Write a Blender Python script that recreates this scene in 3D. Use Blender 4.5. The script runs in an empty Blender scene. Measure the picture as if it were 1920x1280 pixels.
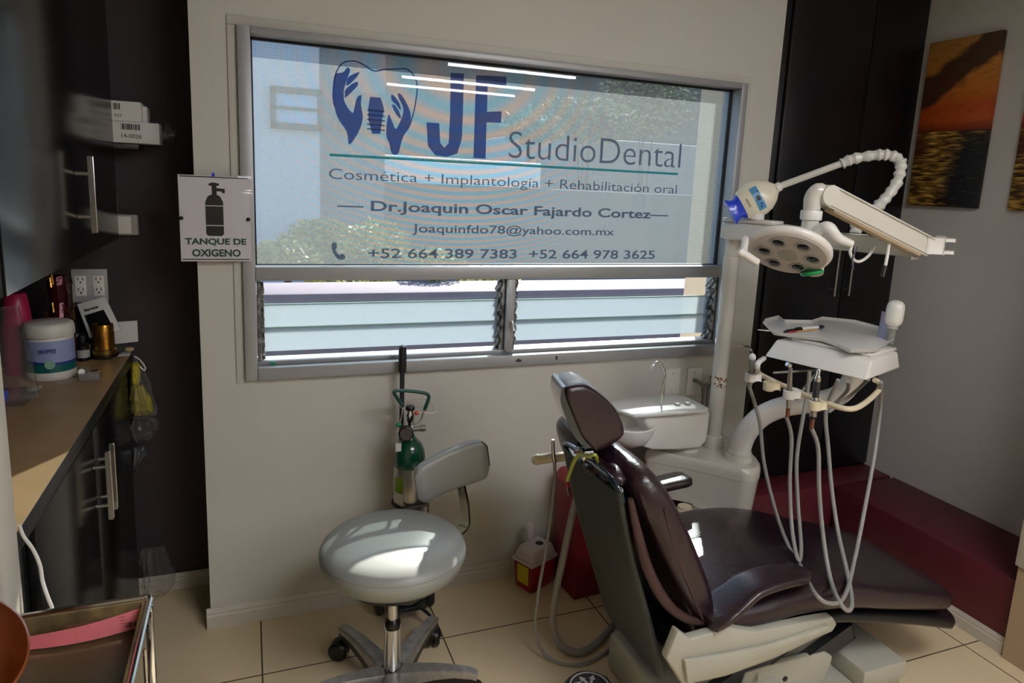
import bpy, bmesh, math, random
from mathutils import Vector, Matrix
PI = math.pi
S = bpy.context.scene
COL = S.collection
rnd = random.Random(7)

# ------------------------------------------------------------------ camera
FPX, YAW, PITCH, ROLL, PCX, PCY, CAMZ = 1292.3, 0.375656, 0.1778226, 0.0448814, 970.6, 576.6, 1.6
def cam_axes():
    cy, sy, cp, sp = math.cos(YAW), math.sin(YAW), math.cos(PITCH), math.sin(PITCH)
    f = Vector((sy*cp, cy*cp, -sp)); r = Vector((cy, -sy, 0)); u = r.cross(f)
    cr, sr = math.cos(ROLL), math.sin(ROLL)
    return cr*r + sr*u, -sr*r + cr*u, f
RGT, UPV, FWD = cam_axes()
cd = bpy.data.cameras.new('camera')
cam = bpy.data.objects.new('camera', cd); COL.objects.link(cam)
cam.matrix_world = Matrix(((RGT.x, UPV.x, -FWD.x, 0), (RGT.y, UPV.y, -FWD.y, 0), (RGT.z, UPV.z, -FWD.z, CAMZ), (0, 0, 0, 1)))
cd.sensor_width = 36.0; cd.sensor_fit = 'HORIZONTAL'
cd.lens = FPX*36.0/1920.0
cd.shift_x = -(PCX-960)/1920.0
cd.shift_y = (PCY-640)/1920.0
cd.clip_start = 0.02; cd.clip_end = 300
S.camera = cam

# ------------------------------------------------------------------ light and exposure
S.view_settings.view_transform = 'Standard'
S.view_settings.look = 'None'
S.view_settings.gamma = 1.0
S.view_settings.exposure = 0.0
try: S.view_settings.use_curve_mapping = False
except Exception: pass
S.cycles.use_denoising = True
S.cycles.max_bounces = 10
S.cycles.transparent_max_bounces = 24
S.cycles.caustics_reflective = False
S.cycles.caustics_refractive = False
S.cycles.sample_clamp_indirect = 6.0

W = bpy.data.worlds.new('sky'); S.world = W; W.use_nodes = True
wn = W.node_tree.nodes; wl = W.node_tree.links
bg = wn['Background']
sky = wn.new('ShaderNodeTexSky'); sky.sky_type = 'NISHITA'; sky.sun_disc = False
sky.sun_elevation = math.radians(37.5); sky.sun_rotation = math.radians(32)
sky.air_density = 1.0; sky.dust_density = 0.6; sky.ozone_density = 1.5
wl.new(sky.outputs[0], bg.inputs[0]); bg.inputs[1].default_value = 0.62

SUN_TRAVEL = Vector((-0.42, -0.68, -0.615)).normalized()
sd = bpy.data.lights.new('sun', 'SUN'); sd.energy = 17.0; sd.angle = math.radians(0.53); sd.color = (1.0, 0.95, 0.87)
so = bpy.data.objects.new('sun', sd); COL.objects.link(so); so.location = (6, 8, 9)
so.rotation_euler = SUN_TRAVEL.to_track_quat('-Z', 'Y').to_euler()
TUBE_STRENGTH = 56.0          # the three ceiling tubes of the room
FILL_PANEL_STRENGTH = 16.0             # unseen ceiling panel, added to light the room evenly

# ------------------------------------------------------------------ helpers
def P(px, py, X=None, Y=None, Z=None, D=None):
    """a point of the room seen at a pixel of the photograph, on a given plane of the room"""
    d = RGT*((px-PCX)/FPX) - UPV*((py-PCY)/FPX) + FWD
    if X is not None: t = X/d.x
    elif Y is not None: t = Y/d.y
    elif Z is not None: t = (Z-CAMZ)/d.z
    else: t = D
    return Vector((0, 0, CAMZ)) + d*t

def lin(h):
    h = h.lstrip('#'); v = [int(h[i:i+2], 16)/255 for i in (0, 2, 4)]
    return tuple(x/12.92 if x <= .04045 else ((x+.055)/1.055)**2.4 for x in v) + (1,)

def mat(name, col, rough=.5, metal=0, spec=.5, noise=0, nscale=8, bump=0, bscale=60, coat=0, col2=None, stretch=None, emit=None, estr=0, trans=0, alpha=1, sheen=0):
    m = bpy.data.materials.new(name); m.use_nodes = True
    n, l = m.node_tree.nodes, m.node_tree.links
    b = n['Principled BSDF']
    c = lin(col) if isinstance(col, str) else col
    b.inputs['Base Color'].default_value = c
    b.inputs['Roughness'].default_value = rough; b.inputs['Metallic'].default_value = metal
    b.inputs['Specular IOR Level'].default_value = spec
    b.inputs['Coat Weight'].default_value = coat; b.inputs['Coat Roughness'].default_value = .08
    b.inputs['Transmission Weight'].default_value = trans; b.inputs['Alpha'].default_value = alpha
    if sheen: b.inputs['Sheen Weight'].default_value = sheen
    if emit: b.inputs['Emission Color'].default_value = lin(emit); b.inputs['Emission Strength'].default_value = estr
    tc = n.new('ShaderNodeTexCoord'); mp = n.new('ShaderNodeMapping'); l.new(tc.outputs['Object'], mp.inputs[0])
    if stretch: mp.inputs['Scale'].default_value = stretch
    nz = n.new('ShaderNodeTexNoise'); nz.inputs['Scale'].default_value = nscale; nz.inputs['Detail'].default_value = 5
    l.new(mp.outputs[0], nz.inputs['Vector'])
    mx = n.new('ShaderNodeMix'); mx.data_type = 'RGBA'
    c2 = lin(col2) if col2 else tuple(x*(1-noise) for x in c[:3]) + (1,)
    mx.inputs[6].default_value = c; mx.inputs[7].default_value = c2
    rp = n.new('ShaderNodeMapRange'); rp.inputs[1].default_value = .35; rp.inputs[2].default_value = .65
    l.new(nz.outputs[0], rp.inputs[0]); l.new(rp.outputs[0], mx.inputs[0])
    if noise or col2: l.new(mx.outputs[2], b.inputs['Base Color'])
    if bump:
        n2 = n.new('ShaderNodeTexNoise'); n2.inputs['Scale'].default_value = bscale; n2.inputs['Detail'].default_value = 3
        l.new(mp.outputs[0], n2.inputs['Vector'])
        bp = n.new('ShaderNodeBump'); bp.inputs['Strength'].default_value = bump; bp.inputs['Distance'].default_value = .004
        l.new(n2.outputs[0], bp.inputs['Height']); l.new(bp.outputs[0], b.inputs['Normal'])
    return m

def glassy(name, tint=(1, 1, 1, 1), refl=.12, rough=0.0, haze=0.0, hazecol=(.8, .8, .8, 1)):
    """thin clear sheet: mostly transparent, a fresnel reflection, optional diffuse haze"""
    m = bpy.data.materials.new(name); m.use_nodes = True
    n, l = m.node_tree.nodes, m.node_tree.links; n.clear()
    out = n.new('ShaderNodeOutputMaterial'); tr = n.new('ShaderNodeBsdfTransparent'); tr.inputs[0].default_value = tint
    gl = n.new('ShaderNodeBsdfGlossy'); gl.inputs['Roughness'].default_value = rough
    fr = n.new('ShaderNodeFresnel'); fr.inputs[0].default_value = 1.45
    ad = n.new('ShaderNodeMath'); ad.operation = 'MULTIPLY'; ad.inputs[1].default_value = refl/.04*.5
    ge = n.new('ShaderNodeNewGeometry'); fk = n.new('ShaderNodeMath'); fk.operation = 'MULTIPLY'; iv = n.new('ShaderNodeMath'); iv.operation = 'SUBTRACT'; iv.inputs[0].default_value = 1
    l.new(ge.outputs['Backfacing'], iv.inputs[1]); l.new(fr.outputs[0], fk.inputs[0]); l.new(iv.outputs[0], fk.inputs[1])
    l.new(fk.outputs[0], ad.inputs[0]); ad.use_clamp = True
    last = tr.outputs[0]
    if haze:
        df = n.new('ShaderNodeBsdfDiffuse'); df.inputs[0].default_value = hazecol
        tl = n.new('ShaderNodeBsdfTranslucent'); tl.inputs[0].default_value = hazecol
        m0 = n.new('ShaderNodeMixShader'); m0.inputs[0].default_value = .5; l.new(df.outputs[0], m0.inputs[1]); l.new(tl.outputs[0], m0.inputs[2])
        m1 = n.new('ShaderNodeMixShader'); m1.inputs[0].default_value = haze; l.new(last, m1.inputs[1]); l.new(m0.outputs[0], m1.inputs[2]); last = m1.outputs[0]
    m2 = n.new('ShaderNodeMixShader'); l.new(ad.outputs[0], m2.inputs[0]); l.new(last, m2.inputs[1]); l.new(gl.outputs[0], m2.inputs[2])
    l.new(m2.outputs[0], out.inputs[0])
    return m

def cr(pts, n=8, closed=False):
    """Catmull-Rom through points"""
    p = [Vector(q) for q in pts]; out = []
    N = len(p); rng = N if closed else N-1
    for i in range(rng):
        if closed: a, b, c, d = p[(i-1) % N], p[i], p[(i+1) % N], p[(i+2) % N]
        else: a, b, c, d = p[max(i-1, 0)], p[i], p[i+1], p[min(i+2, N-1)]
        for k in range(n):
            t = k/n
            out.append(.5*((2*b) + (c-a)*t + (2*a-5*b+4*c-d)*t*t + (3*b-a-3*c+d)*t**3))
    if not closed: out.append(p[-1])
    return out

class MB:
    def __init__(s): s.bm = bmesh.new()
    def _merge(s, t, M=None):
        if M is not None: t.transform(M)
        me = bpy.data.meshes.new('tmp'); t.to_mesh(me); t.free(); s.bm.from_mesh(me); bpy.data.meshes.remove(me); return s
    def box(s, a, b, bev=0, seg=2, M=None):
        t = bmesh.new(); bmesh.ops.create_cube(t, size=1)
        a, b = Vector(a), Vector(b); c = (a+b)/2; d = b-a
        for v in t.verts: v.co = Vector((c.x+v.co.x*d.x, c.y+v.co.y*d.y, c.z+v.co.z*d.z))
        if bev: bmesh.ops.bevel(t, geom=t.edges[:], offset=bev, segments=seg, affect='EDGES', profile=.5)
        bmesh.ops.recalc_face_normals(t, faces=t.faces)
        return s._merge(t, M)
    def bar(s, p, q, w, h, bev=0, up=(0, 0, 1), w2=None, h2=None):
        p, q = Vector(p), Vector(q); d = (q-p); L = d.length; d.normalize()
        sd = d.cross(Vector(up)).normalized(); u = sd.cross(d)
        t = bmesh.new(); bmesh.ops.create_cube(t, size=1)
        for v in t.verts:
            k = v.co.x+.5; ww = w+(w2-w)*k if w2 is not None else w; hh = h+(h2-h)*k if h2 is not None else h
            v.co = p + d*(L*k) + sd*(v.co.y*ww) + u*(v.co.z*hh)
        if bev: bmesh.ops.bevel(t, geom=t.edges[:], offset=bev, segments=2, affect='EDGES', profile=.5)
        bmesh.ops.recalc_face_normals(t, faces=t.faces)
        return s._merge(t)
    def rings(s, rs, closed=False, caps=True):
        t = bmesh.new(); V = [[t.verts.new(p) for p in r] for r in rs]; n = len(rs[0]); N = len(rs)
        for i in range(N if closed else N-1):
            A, B = V[i], V[(i+1) % N]
            for k in range(n):
                try: t.faces.new((A[k], A[(k+1) % n], B[(k+1) % n], B[k]))
                except ValueError: pass
        if caps and not closed:
            for r in (V[0], V[-1]):
                try: t.faces.new(r)
                except ValueError: pass
        bmesh.ops.remove_doubles(t, verts=t.verts, dist=1e-6)
        bmesh.ops.recalc_face_normals(t, faces=t.faces)
        return s._merge(t)
    def tube(s, pts, r, seg=10, closed=False):
        p = [Vector(q) for q in pts]; N = len(p)
        R_ = r if isinstance(r, (list, tuple)) else [r]*N
        if len(R_) != N: R_ = [R_[0]+(R_[-1]-R_[0])*i/(N-1) for i in range(N)]
        tg = []
        for i in range(N):
            a = p[(i-1) % N] if closed or i else p[0]; b = p[(i+1) % N] if closed or i < N-1 else p[-1]
            d = (b-a); tg.append(d.normalized() if d.length > 1e-9 else Vector((0, 0, 1)))
        nv = tg[0].orthogonal().normalized(); rs = []
        for i in range(N):
            nv = (nv - tg[i]*nv.dot(tg[i])); nv = nv.normalized() if nv.length > 1e-6 else tg[i].orthogonal().normalized()
            bv = tg[i].cross(nv)
            rs.append([p[i] + (nv*math.cos(2*PI*k/seg) + bv*math.sin(2*PI*k/seg))*R_[i] for k in range(seg)])
        return s.rings(rs, closed)
    def lathe(s, prof, c=(0, 0, 0), seg=32, axis=(0, 0, 1)):
        """prof: list of (radius, height) along axis from c"""
        c = Vector(c); a = Vector(axis).normalized(); u = a.orthogonal().normalized(); v = a.cross(u)
        rs = [[c + a*h + (u*math.cos(2*PI*k/seg) + v*math.sin(2*PI*k/seg))*max(r, 1e-5) for k in range(seg)] for r, h in prof]
        return s.rings(rs)
    def prism(s, poly, off, bev=0, seg=2):
        """poly: 3D loop, off: extrusion vector"""
        t = bmesh.new(); off = Vector(off)
        A = [t.verts.new(Vector(p)) for p in poly]; B = [t.verts.new(Vector(p)+off) for p in poly]; n = len(A)
        t.faces.new(A); t.faces.new(B[::-1])
        for k in range(n): t.faces.new((A[k], A[(k+1) % n], B[(k+1) % n], B[k]))
        bmesh.ops.recalc_face_normals(t, faces=t.faces)
        if bev: bmesh.ops.bevel(t, geom=t.edges[:], offset=bev, segments=seg, affect='EDGES', profile=.5)
        return s._merge(t)
    def ball(s, c, r, seg=20, M=None):
        t = bmesh.new(); bmesh.ops.create_uvsphere(t, u_segments=seg, v_segments=max(8, seg//2), radius=1)
        r = r if isinstance(r, (list, tuple)) else (r, r, r)
        for v in t.verts: v.co = Vector((v.co.x*r[0], v.co.y*r[1], v.co.z*r[2]))
        if M is not None: t.transform(M)
        t.transform(Matrix.Translation(Vector(c)))
        return s._merge(t)
    def pad(s, path, hw, th, yc, e=.45, nseg=28, endround=3):
        """cushion: path of (x,z) centre points in a vertical plane, half widths across Y, thicknesses along the normal"""
        N = len(path); rs = []
        pts = [Vector((x, 0, z)) for x, z in path]
        for i in range(N):
            d = (pts[min(i+1, N-1)]-pts[max(i-1, 0)]).normalized(); nn = Vector((-d.z, 0, d.x))
            r = []
            for k in range(nseg):
                a = 2*PI*k/nseg; c_, s_ = math.cos(a), math.sin(a)
                y = math.copysign(abs(c_)**e, c_)*hw[i]; q = math.copysign(abs(s_)**.75, s_)*th[i]/2
                r.append(pts[i] + nn*q + Vector((0, (yc[i] if isinstance(yc, (list, tuple)) else yc)+y, 0)))
            rs.append(r)
        return s.rings(rs)
    def build(s, name, m, parent=None, angle=40, flat=False):
        me = bpy.data.meshes.new(name)
        if parent is not None:
            L = Vector((0, 0, 0)); q = parent
            while q is not None: L += q.location; q = q.parent
            bmesh.ops.translate(s.bm, verts=s.bm.verts, vec=-L)
        s.bm.to_mesh(me); s.bm.free()
        if not flat:
            for p in me.polygons: p.use_smooth = True
            me.set_sharp_from_angle(angle=math.radians(angle))
        for mm in (m if isinstance(m, (list, tuple)) else [m]): me.materials.append(mm)
        o = bpy.data.objects.new(name, me); COL.objects.link(o)
        if parent is not None: o.parent = parent
        return o

def tag(o, label=None, cat=None, group=None, kind=None):
    if label: o['label'] = label
    if cat: o['category'] = cat
    if group: o['group'] = group
    if kind: o['kind'] = kind
    return o
def thing(name, loc, label, cat, group=None, kind=None):
    o = bpy.data.objects.new(name, None); COL.objects.link(o); o.location = loc; o.empty_display_size = .05
    return tag(o, label, cat, group, kind)
def one(name, mb, m, label, cat, group=None, angle=40, kind=None):
    """a thing that is a single mesh, its origin moved to its base"""
    zs = [v.co for v in mb.bm.verts]; c = sum(zs, Vector())/len(zs); c.z = min(v.z for v in zs)
    bmesh.ops.translate(mb.bm, verts=mb.bm.verts, vec=-c)
    o = mb.build(name, m, None, angle); o.location = c
    return tag(o, label, cat, group, kind)
def struct(name, mb, m, parent=None, angle=40):
    o = mb.build(name, m, parent, angle)
    if parent is None: o['kind'] = 'structure'
    return o

def text(name, s, m, parent, org, xd, ud, width, height=None, depth=.0006, bold=0, split=0):
    """lettering as a thin solid: org is the lower left corner, xd reading direction, ud up"""
    cu = bpy.data.curves.new('tmp', 'FONT'); cu.body = s; cu.size = 1; cu.extrude = .5; cu.offset = bold; cu.resolution_u = 4
    ob = bpy.data.objects.new('tmp', cu); COL.objects.link(ob)
    dg = bpy.context.evaluated_depsgraph_get(); dg.update()
    me = bpy.data.meshes.new_from_object(ob.evaluated_get(dg)); bpy.data.objects.remove(ob); bpy.data.curves.remove(cu)
    xs = [v.co.x for v in me.vertices]; ys = [v.co.y for v in me.vertices]; zs = [v.co.z for v in me.vertices]
    x0, x1, y0, y1 = min(xs), max(xs), min(ys), max(ys)
    sx = width/(x1-x0); sy = (height/(y1-y0)) if height else sx
    xd, ud = Vector(xd).normalized(), Vector(ud).normalized(); nd = xd.cross(ud)
    L = Vector((0, 0, 0)); q = parent
    while q is not None: L += q.location; q = q.parent
    zr = max(zs)-min(zs) or 1
    for v in me.vertices:
        v.co = Vector(org) + xd*((v.co.x-x0)*sx) + ud*((v.co.y-y0)*sy) + nd*((v.co.z-min(zs))/zr*depth) - L
    me.name = name; me.materials.clear(); me.materials.append(m)
    if split:                                                       # one part per word: islands grouped by the gaps between them
        bm = bmesh.new(); bm.from_mesh(me); bm.verts.ensure_lookup_table(); seen = set(); isl = []
        for v in bm.verts:
            if v.index in seen: continue
            st = [v]; seen.add(v.index); grp = []
            while st:
                q = st.pop(); grp.append(q)
                for e in q.link_edges:
                    o_ = e.other_vert(q)
                    if o_.index not in seen: seen.add(o_.index); st.append(o_)
            ps = [(q.co-(Vector(org)-L)).dot(xd) for q in grp]; isl.append((min(ps), max(ps), [q.index for q in grp]))
        isl.sort(key=lambda z: z[0]); words_ = []; end = None
        for a_, b_, ids in isl:
            if end is None or a_ > end+split*sx: words_.append([]); end = b_
            words_[-1] += ids; end = max(end, b_)
        out = []
        for ids in words_:
            keep = set(ids); b2 = bm.copy(); b2.verts.ensure_lookup_table()
            bmesh.ops.delete(b2, geom=[q for q in b2.verts if q.index not in keep], context='VERTS')
            m2 = bpy.data.meshes.new(name); b2.to_mesh(m2); b2.free(); m2.materials.append(m)
            o = bpy.data.objects.new(name, m2); COL.objects.link(o); o.parent = parent; out.append(o)
        bm.free(); return out
    o = bpy.data.objects.new(name, me); COL.objects.link(o); o.parent = parent
    return o

# ------------------------------------------------------------------ materials
M_wall = mat('wall_paint', '#cdcbc3', .6, noise=.04, nscale=3, bump=.12, bscale=90)
M_wall2 = mat('grey_wall_paint', '#dbdad9', .6, noise=.03, nscale=3, bump=.08, bscale=90)
M_dark = mat('dark_plum_paint', '#332a30', .6, noise=.1, nscale=4, bump=.05)
M_red = mat('maroon_paint', '#5e1f29', .5, noise=.06, nscale=5, bump=.05)
M_trim = mat('white_trim', '#cfcabd', .45, noise=.06, nscale=6)
M_beige = mat('beige_wall', '#b8a184', .6, noise=.05)
M_ceil = mat('ceiling_paint', '#d8d6d0', .7)
M_blackgloss = mat('black_gloss_laminate', '#121214', .21, spec=.4, noise=.2, nscale=3, bump=.015, bscale=14, stretch=(1, 1, .15))
M_closet = mat('black_closet_laminate', '#141417', .32, spec=.35, noise=.15, nscale=3, stretch=(1, 1, .1))
M_counter = mat('beige_laminate', '#a38660', .38, noise=.18, nscale=9, bump=.02, bscale=40)
M_alu = mat('aluminium', '#a9acb0', .42, metal=.35, noise=.06, nscale=20, stretch=(1, 1, 12))
M_aluold = mat('worn_aluminium', '#9a9a98', .5, metal=.7, col2='#4b4742', nscale=45, bump=.2, bscale=120)
M_gasket = mat('black_gasket', '#0b0b0c', .6)
M_chrome = mat('chrome', '#e6e6e6', .12, metal=1)
M_steel = mat('brushed_steel', '#b4b2ae', .3, metal=1, noise=.1, nscale=30)
M_darksteel = mat('dark_steel', '#4a4b50', .35, metal=.8)
M_white = mat('white_plastic', '#e6e4de', .3, coat=.3)
M_cream = mat('cream_plastic', '#dcd2b4', .4)
M_offw = mat('off_white_enamel', '#d6d4ca', .22, coat=.5, noise=.03)
M_greyplate = mat('grey_plastic', '#a9aaa8', .4)
M_black = mat('black_plastic', '#101012', .35)
M_blackrub = mat('black_rubber', '#17181a', .55, bump=.2, bscale=200)
M_leather = mat('maroon_leather', '#27141e', .30, spec=.55, noise=.15, nscale=12, bump=.22, bscale=130, coat=.2)
M_leather2 = mat('worn_maroon_leather', '#432a2b', .42, noise=.15, nscale=10, bump=.15, bscale=110)
M_shell = mat('dark_shell', '#2a3130', .42, noise=.25, nscale=5, bump=.03)
M_rim = mat('black_rim_blue_reflection', '#16232e', .12, spec=.7, coat=.6)  # black rim: its bluish reflection is put into the base colour
M_vinyl = mat('grey_vinyl', '#989b97', .36, noise=.04, nscale=6, bump=.03, bscale=160)
M_paper = mat('white_paper', '#d9d8d3', .7)
M_blackink = mat('black_ink', '#131313', .6)
M_greenink = mat('green_ink', '#174a37', .6)
M_green = mat('green_enamel', '#0c4a33', .18, coat=.5)
M_greengrip = mat('teal_grip', '#0d4640', .4)
M_redplastic = mat('red_plastic', '#a01f33', .32, noise=.06)
M_redbin = mat('dark_red_plastic', '#7c1524', .42, noise=.08, nscale=6)
M_redlid = mat('bright_red_plastic', '#98202b', .4, noise=.05)
M_clearlid = mat('frosted_lid', '#cdc4c4', .35, alpha=1)
M_yellow = mat('yellow_label', '#d5c52c', .5)
M_chairwhite = mat('dull_white_plastic', '#b7b6a8', .4, noise=.05, nscale=8)
M_blue = mat('blue_plastic', '#1f49d8', .25, coat=.4)
M_bluepanel = mat('blue_panel', '#4f95c4', .3)
M_lens = mat('dark_lens', '#2a2c33', .08, coat=1)
M_hose = mat('grey_hose', '#93928e', .38)
M_hose2 = mat('dark_grey_hose', '#85857f', .38)
M_wood = mat('red_brown_wood', '#8f4c22', .28, col2='#6a3012', nscale=4, stretch=(1, 1, 6), coat=.5)
M_woodedge = mat('worn_wood_edge', '#4f3f28', .5, col2='#84704a', nscale=25)
M_cartfloor = mat('stained_tray', '#3a3424', .4, col2='#54462e', nscale=7, bump=.05)
M_pink = mat('pink_paper', '#d96f74', .6, noise=.1, nscale=30)
M_gold = mat('gold_foil', '#c08a3a', .22, metal=.9, noise=.3, nscale=30, bump=.3, bscale=50)
M_pinkplas = mat('pink_plastic', '#a02a4c', .35)
M_wrap = glassy('clear_plastic_wrap', (.95, .95, .95, 1), refl=.10, rough=.3, haze=.10, hazecol=(.7, .7, .7, 1))
M_wrapw = mat('white_wrapped_film', '#d9d8d2', .25, coat=.6, bump=.7, bscale=45)
M_clear = glassy('clear_acrylic', (.95, .95, .95, 1), refl=.2, rough=.03, haze=.06)
M_glass = glassy('window_glass', (.98, .99, .985, 1), refl=.055)
M_lime = mat('lime_cord', '#a9b54a', .5)
M_tub = mat('white_tub', '#cfcdc4', .4)
M_lav = mat('lavender_label', '#8f9bc4', .35)
M_teal = mat('teal_label', '#0f5a58', .35)
M_navy = mat('navy_label', '#24357e', .35)
M_stain = mat('brown_stain', '#7a4a2a', .7)

def floor_mat():
    m = mat('floor_tiles', '#ead6b0', .17, noise=.1, nscale=2.5, spec=.5)
    n, l = m.node_tree.nodes, m.node_tree.links; b = n['Principled BSDF']
    src = b.inputs['Base Color'].links[0].from_socket
    tc = n.new('ShaderNodeTexCoord'); sp = n.new('ShaderNodeSeparateXYZ'); l.new(tc.outputs['Object'], sp.inputs[0])
    fac = None
    for ax, off, per in ((0, .008, .604), (1, 2.126, .614)):
        a = n.new('ShaderNodeMath'); a.operation = 'SUBTRACT'; l.new(sp.outputs[ax], a.inputs[0]); a.inputs[1].default_value = off - per*.5 - per*20
        k = n.new('ShaderNodeMath'); k.operation = 'MODULO'; l.new(a.outputs[0], k.inputs[0]); k.inputs[1].default_value = per
        c = n.new('ShaderNodeMath'); c.operation = 'SUBTRACT'; l.new(k.outputs[0], c.inputs[0]); c.inputs[1].default_value = per*.5
        d = n.new('ShaderNodeMath'); d.operation = 'ABSOLUTE'; l.new(c.outputs[0], d.inputs[0])
        e = n.new('ShaderNodeMath'); e.operation = 'LESS_THAN'; l.new(d.outputs[0], e.inputs[0]); e.inputs[1].default_value = .0026
        if fac is None: fac = e.outputs[0]
        else:
            g = n.new('ShaderNodeMath'); g.operation = 'MAXIMUM'; l.new(fac, g.inputs[0]); l.new(e.outputs[0], g.inputs[1]); fac = g.outputs[0]
    mx = n.new('ShaderNodeMix'); mx.data_type = 'RGBA'; l.new(fac, mx.inputs[0]); l.new(src, mx.inputs[6]); mx.inputs[7].default_value = lin('#54452f')
    l.new(mx.outputs[2], b.inputs['Base Color'])
    r = n.new('ShaderNodeMapRange'); l.new(fac, r.inputs[0]); r.inputs[3].default_value = .2; r.inputs[4].default_value = .7; l.new(r.outputs[0], b.inputs['Roughness'])
    return m
M_floor = floor_mat()

# ------------------------------------------------------------------ the room
D = 2.433            # inner face of the window wall
CE = 2.62
ZB, ZR0, ZR1, ZT = .905, 1.245, 1.292, 2.045   # window: bottom of frame, mid rail, top of opening
WX0, WX1 = -.022, 1.925

struct('floor_recess', MB().box((-1.3, 2.5801, -.05), (-.157, 2.9, 0)), M_floor)
struct('ceiling_recess', MB().box((-1.3, 2.5801, CE), (-.157, 2.9, CE+.06)), M_ceil)
struct('floor', MB().box((-1.3, -3.3, -.05), (3.3, 2.58, 0)), M_floor)
struct('ceiling', MB().box((-1.3, -3.3, CE), (3.3, 2.58, CE+.06)), M_ceil)
w = MB()
w.box((-.157, D, 0), (WX0, 2.87, CE)); w.box((WX1, D, 0), (2.095, D+.14, CE))
w.box((WX0, D, 0), (WX1, D+.14, ZB)); w.box((WX0, D, ZT), (WX1, D+.14, CE))
struct('wall_window', w, M_wall)
struct('wall_recess', MB().box((-1.3, 2.73, 0), (-.158, 2.87, CE)), M_dark)
struct('wall_left', MB().box((-1.3, 1.3, 0), (-.95, 2.73, CE)), M_dark)
struct('wall_partition_left', MB().box((-1.3, 1.19, 0), (-.398, 1.30, CE)), M_beige)
struct('trim_1', MB().box((-.402, 1.222, 0), (-.377, 1.304, CE), .004), M_trim)
struct('wall_near_left', MB().box((-1.3, -3.2, 0), (-1.2, 1.19, CE)), M_beige)
struct('wall_right', MB().box((2.884, 1.42, 0), (3.0, 2.9, CE)), M_wall2)
struct('wall_partition_right', MB().box((2.492, 1.25, 0), (3.1, 1.42, CE)), M_beige)
struct('wall_near_right', MB().box((3.1, -3.2, 0), (3.2, 1.42, CE)), M_wall)
struct('trim_2', MB().box((2.482, 1.36, .36), (2.512, 1.428, CE), .004), M_trim)
struct('wall_back', MB().box((-1.3, -3.3, 0), (3.3, -3.2, CE)), M_wall)
struct('wall_behind_closet', MB().box((2.095, D+.03, 0), (2.884, D+.14, CE)), M_dark)
# baseboards: a plain slab with a moulded upper edge
def baseboard(name, p, q, nrm, h):
    p, q, nrm = Vector(p), Vector(q), Vector(nrm)
    prof = [(0, 0), (.014, 0), (.014, h*.62), (.010, h*.7), (.011, h*.8), (.006, h*.92), (.004, h), (0, h)]
    struct(name, MB().prism([p + nrm*a + Vector((0, 0, b)) for a, b in prof], q-p), M_trim, angle=20)
baseboard('baseboard_window', (-.17, D, 0), (1.459, D, 0), (0, -1, 0), .075)
baseboard('baseboard_recess', (-.8, 2.73, 0), (-.158, 2.73, 0), (0, -1, 0), .062)
baseboard('baseboard_right', (2.52, 2.16, 0), (2.52, 1.43, 0), (-1, 0, 0), .062)

# maroon ledge running under the closet and along the right wall
t = thing('ledge', (2.7, 1.9, 0), 'dark maroon painted masonry ledge running along the foot of the right wall', 'ledge')
b = MB(); b.box((2.52, 1.422, 0), (2.883, 2.25, .285), .004); b.build('side_run', M_red, t)
b = MB(); b.box((1.46, 2.27, 0), (2.883, D-.001, .283), .004); b.build('back_run', M_red, t)

# closet with two tall doors
t = thing('closet', (2.49, 2.44, .286), 'tall black two door closet built in beside the window wall', 'closet')
b = MB(); b.box((2.097, D-.004, .287), (2.883, D+.028, CE-.004), .002); b.build('frame', M_closet, t)
for x0, x1, hx in ((2.12, 2.559, 2.49), (2.564, 2.874, 2.577)):
    b = MB(); b.box((x0, D-.024, .297), (x1, D-.003, CE-.02), .003); dr = b.build('door', M_closet, t)
    b = MB(); b.tube([(hx, D-.056, 1.157), (hx, D-.056, 1.39)], .0062, 12)
    for z in (1.185, 1.362): b.tube([(hx, D-.056, z), (hx, D-.023, z)], .0045, 8)
    tag(b.build('handle', M_steel, dr), 'slim steel bar handle')

# ------------------------------------------------------------------ window
win = bpy.data.objects.new('window_1', None); COL.objects.link(win); win['kind'] = 'structure'; win.location = (.95, D, ZB)
f = MB()
y0, y1 = D-.022, D+.085
f.box((WX0, y0, ZB), (.018, y1, ZT), .003)                         # left jamb
f.box((1.893, y0, ZB), (WX1, y1, ZT), .003)                        # right jamb
f.box((.018, y0, 2.022), (1.893, y1, ZT), .003)                    # head
f.box((.018, y0-.004, ZR0), (1.893, D+.054, ZR1), .003)                # mid rail
f.box((.018, y0-.004, ZB), (1.893, y1, .948), .003)                # sill rail
f.box((.018, D+.012, .948), (1.893, y1, .962), .002)
f.build('window_frame', M_alu, win)
f = MB()
for a, c in (((WX0-.028, D-.006, ZB-.012), (WX0, D-.0005, ZT)), ((WX1, D-.006, ZB-.012), (WX1+.026, D-.0005, ZT)), ((WX0-.028, D-.006, ZT+.0002), (WX1+.026, D-.0005, ZT+.03))):
    f.box(a, c, .0025)
f.build('plaster_surround', M_wall, win)
f = MB()
gy = D+.042
for a, c in (((.018, gy-.006, ZR1), (.0235, gy+.012, 2.022)), ((1.8875, gy-.006, ZR1), (1.893, gy+.012, 2.022)), ((.018, gy-.006, 2.015), (1.893, gy+.012, 2.022)), ((.018, gy-.006, ZR1), (1.893, gy+.012, ZR1+.003))):
    f.box(a, c)
f.build('gasket', M_gasket, win)
MB().box((.0235, gy, ZR1+.003), (1.8875, gy+.004, 2.015)).build('upper_pane', M_glass, win)
MB().box((.912, y0+.004, .962), (.940, y1, ZR0), .003).build('mullion', M_alu, win)
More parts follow.
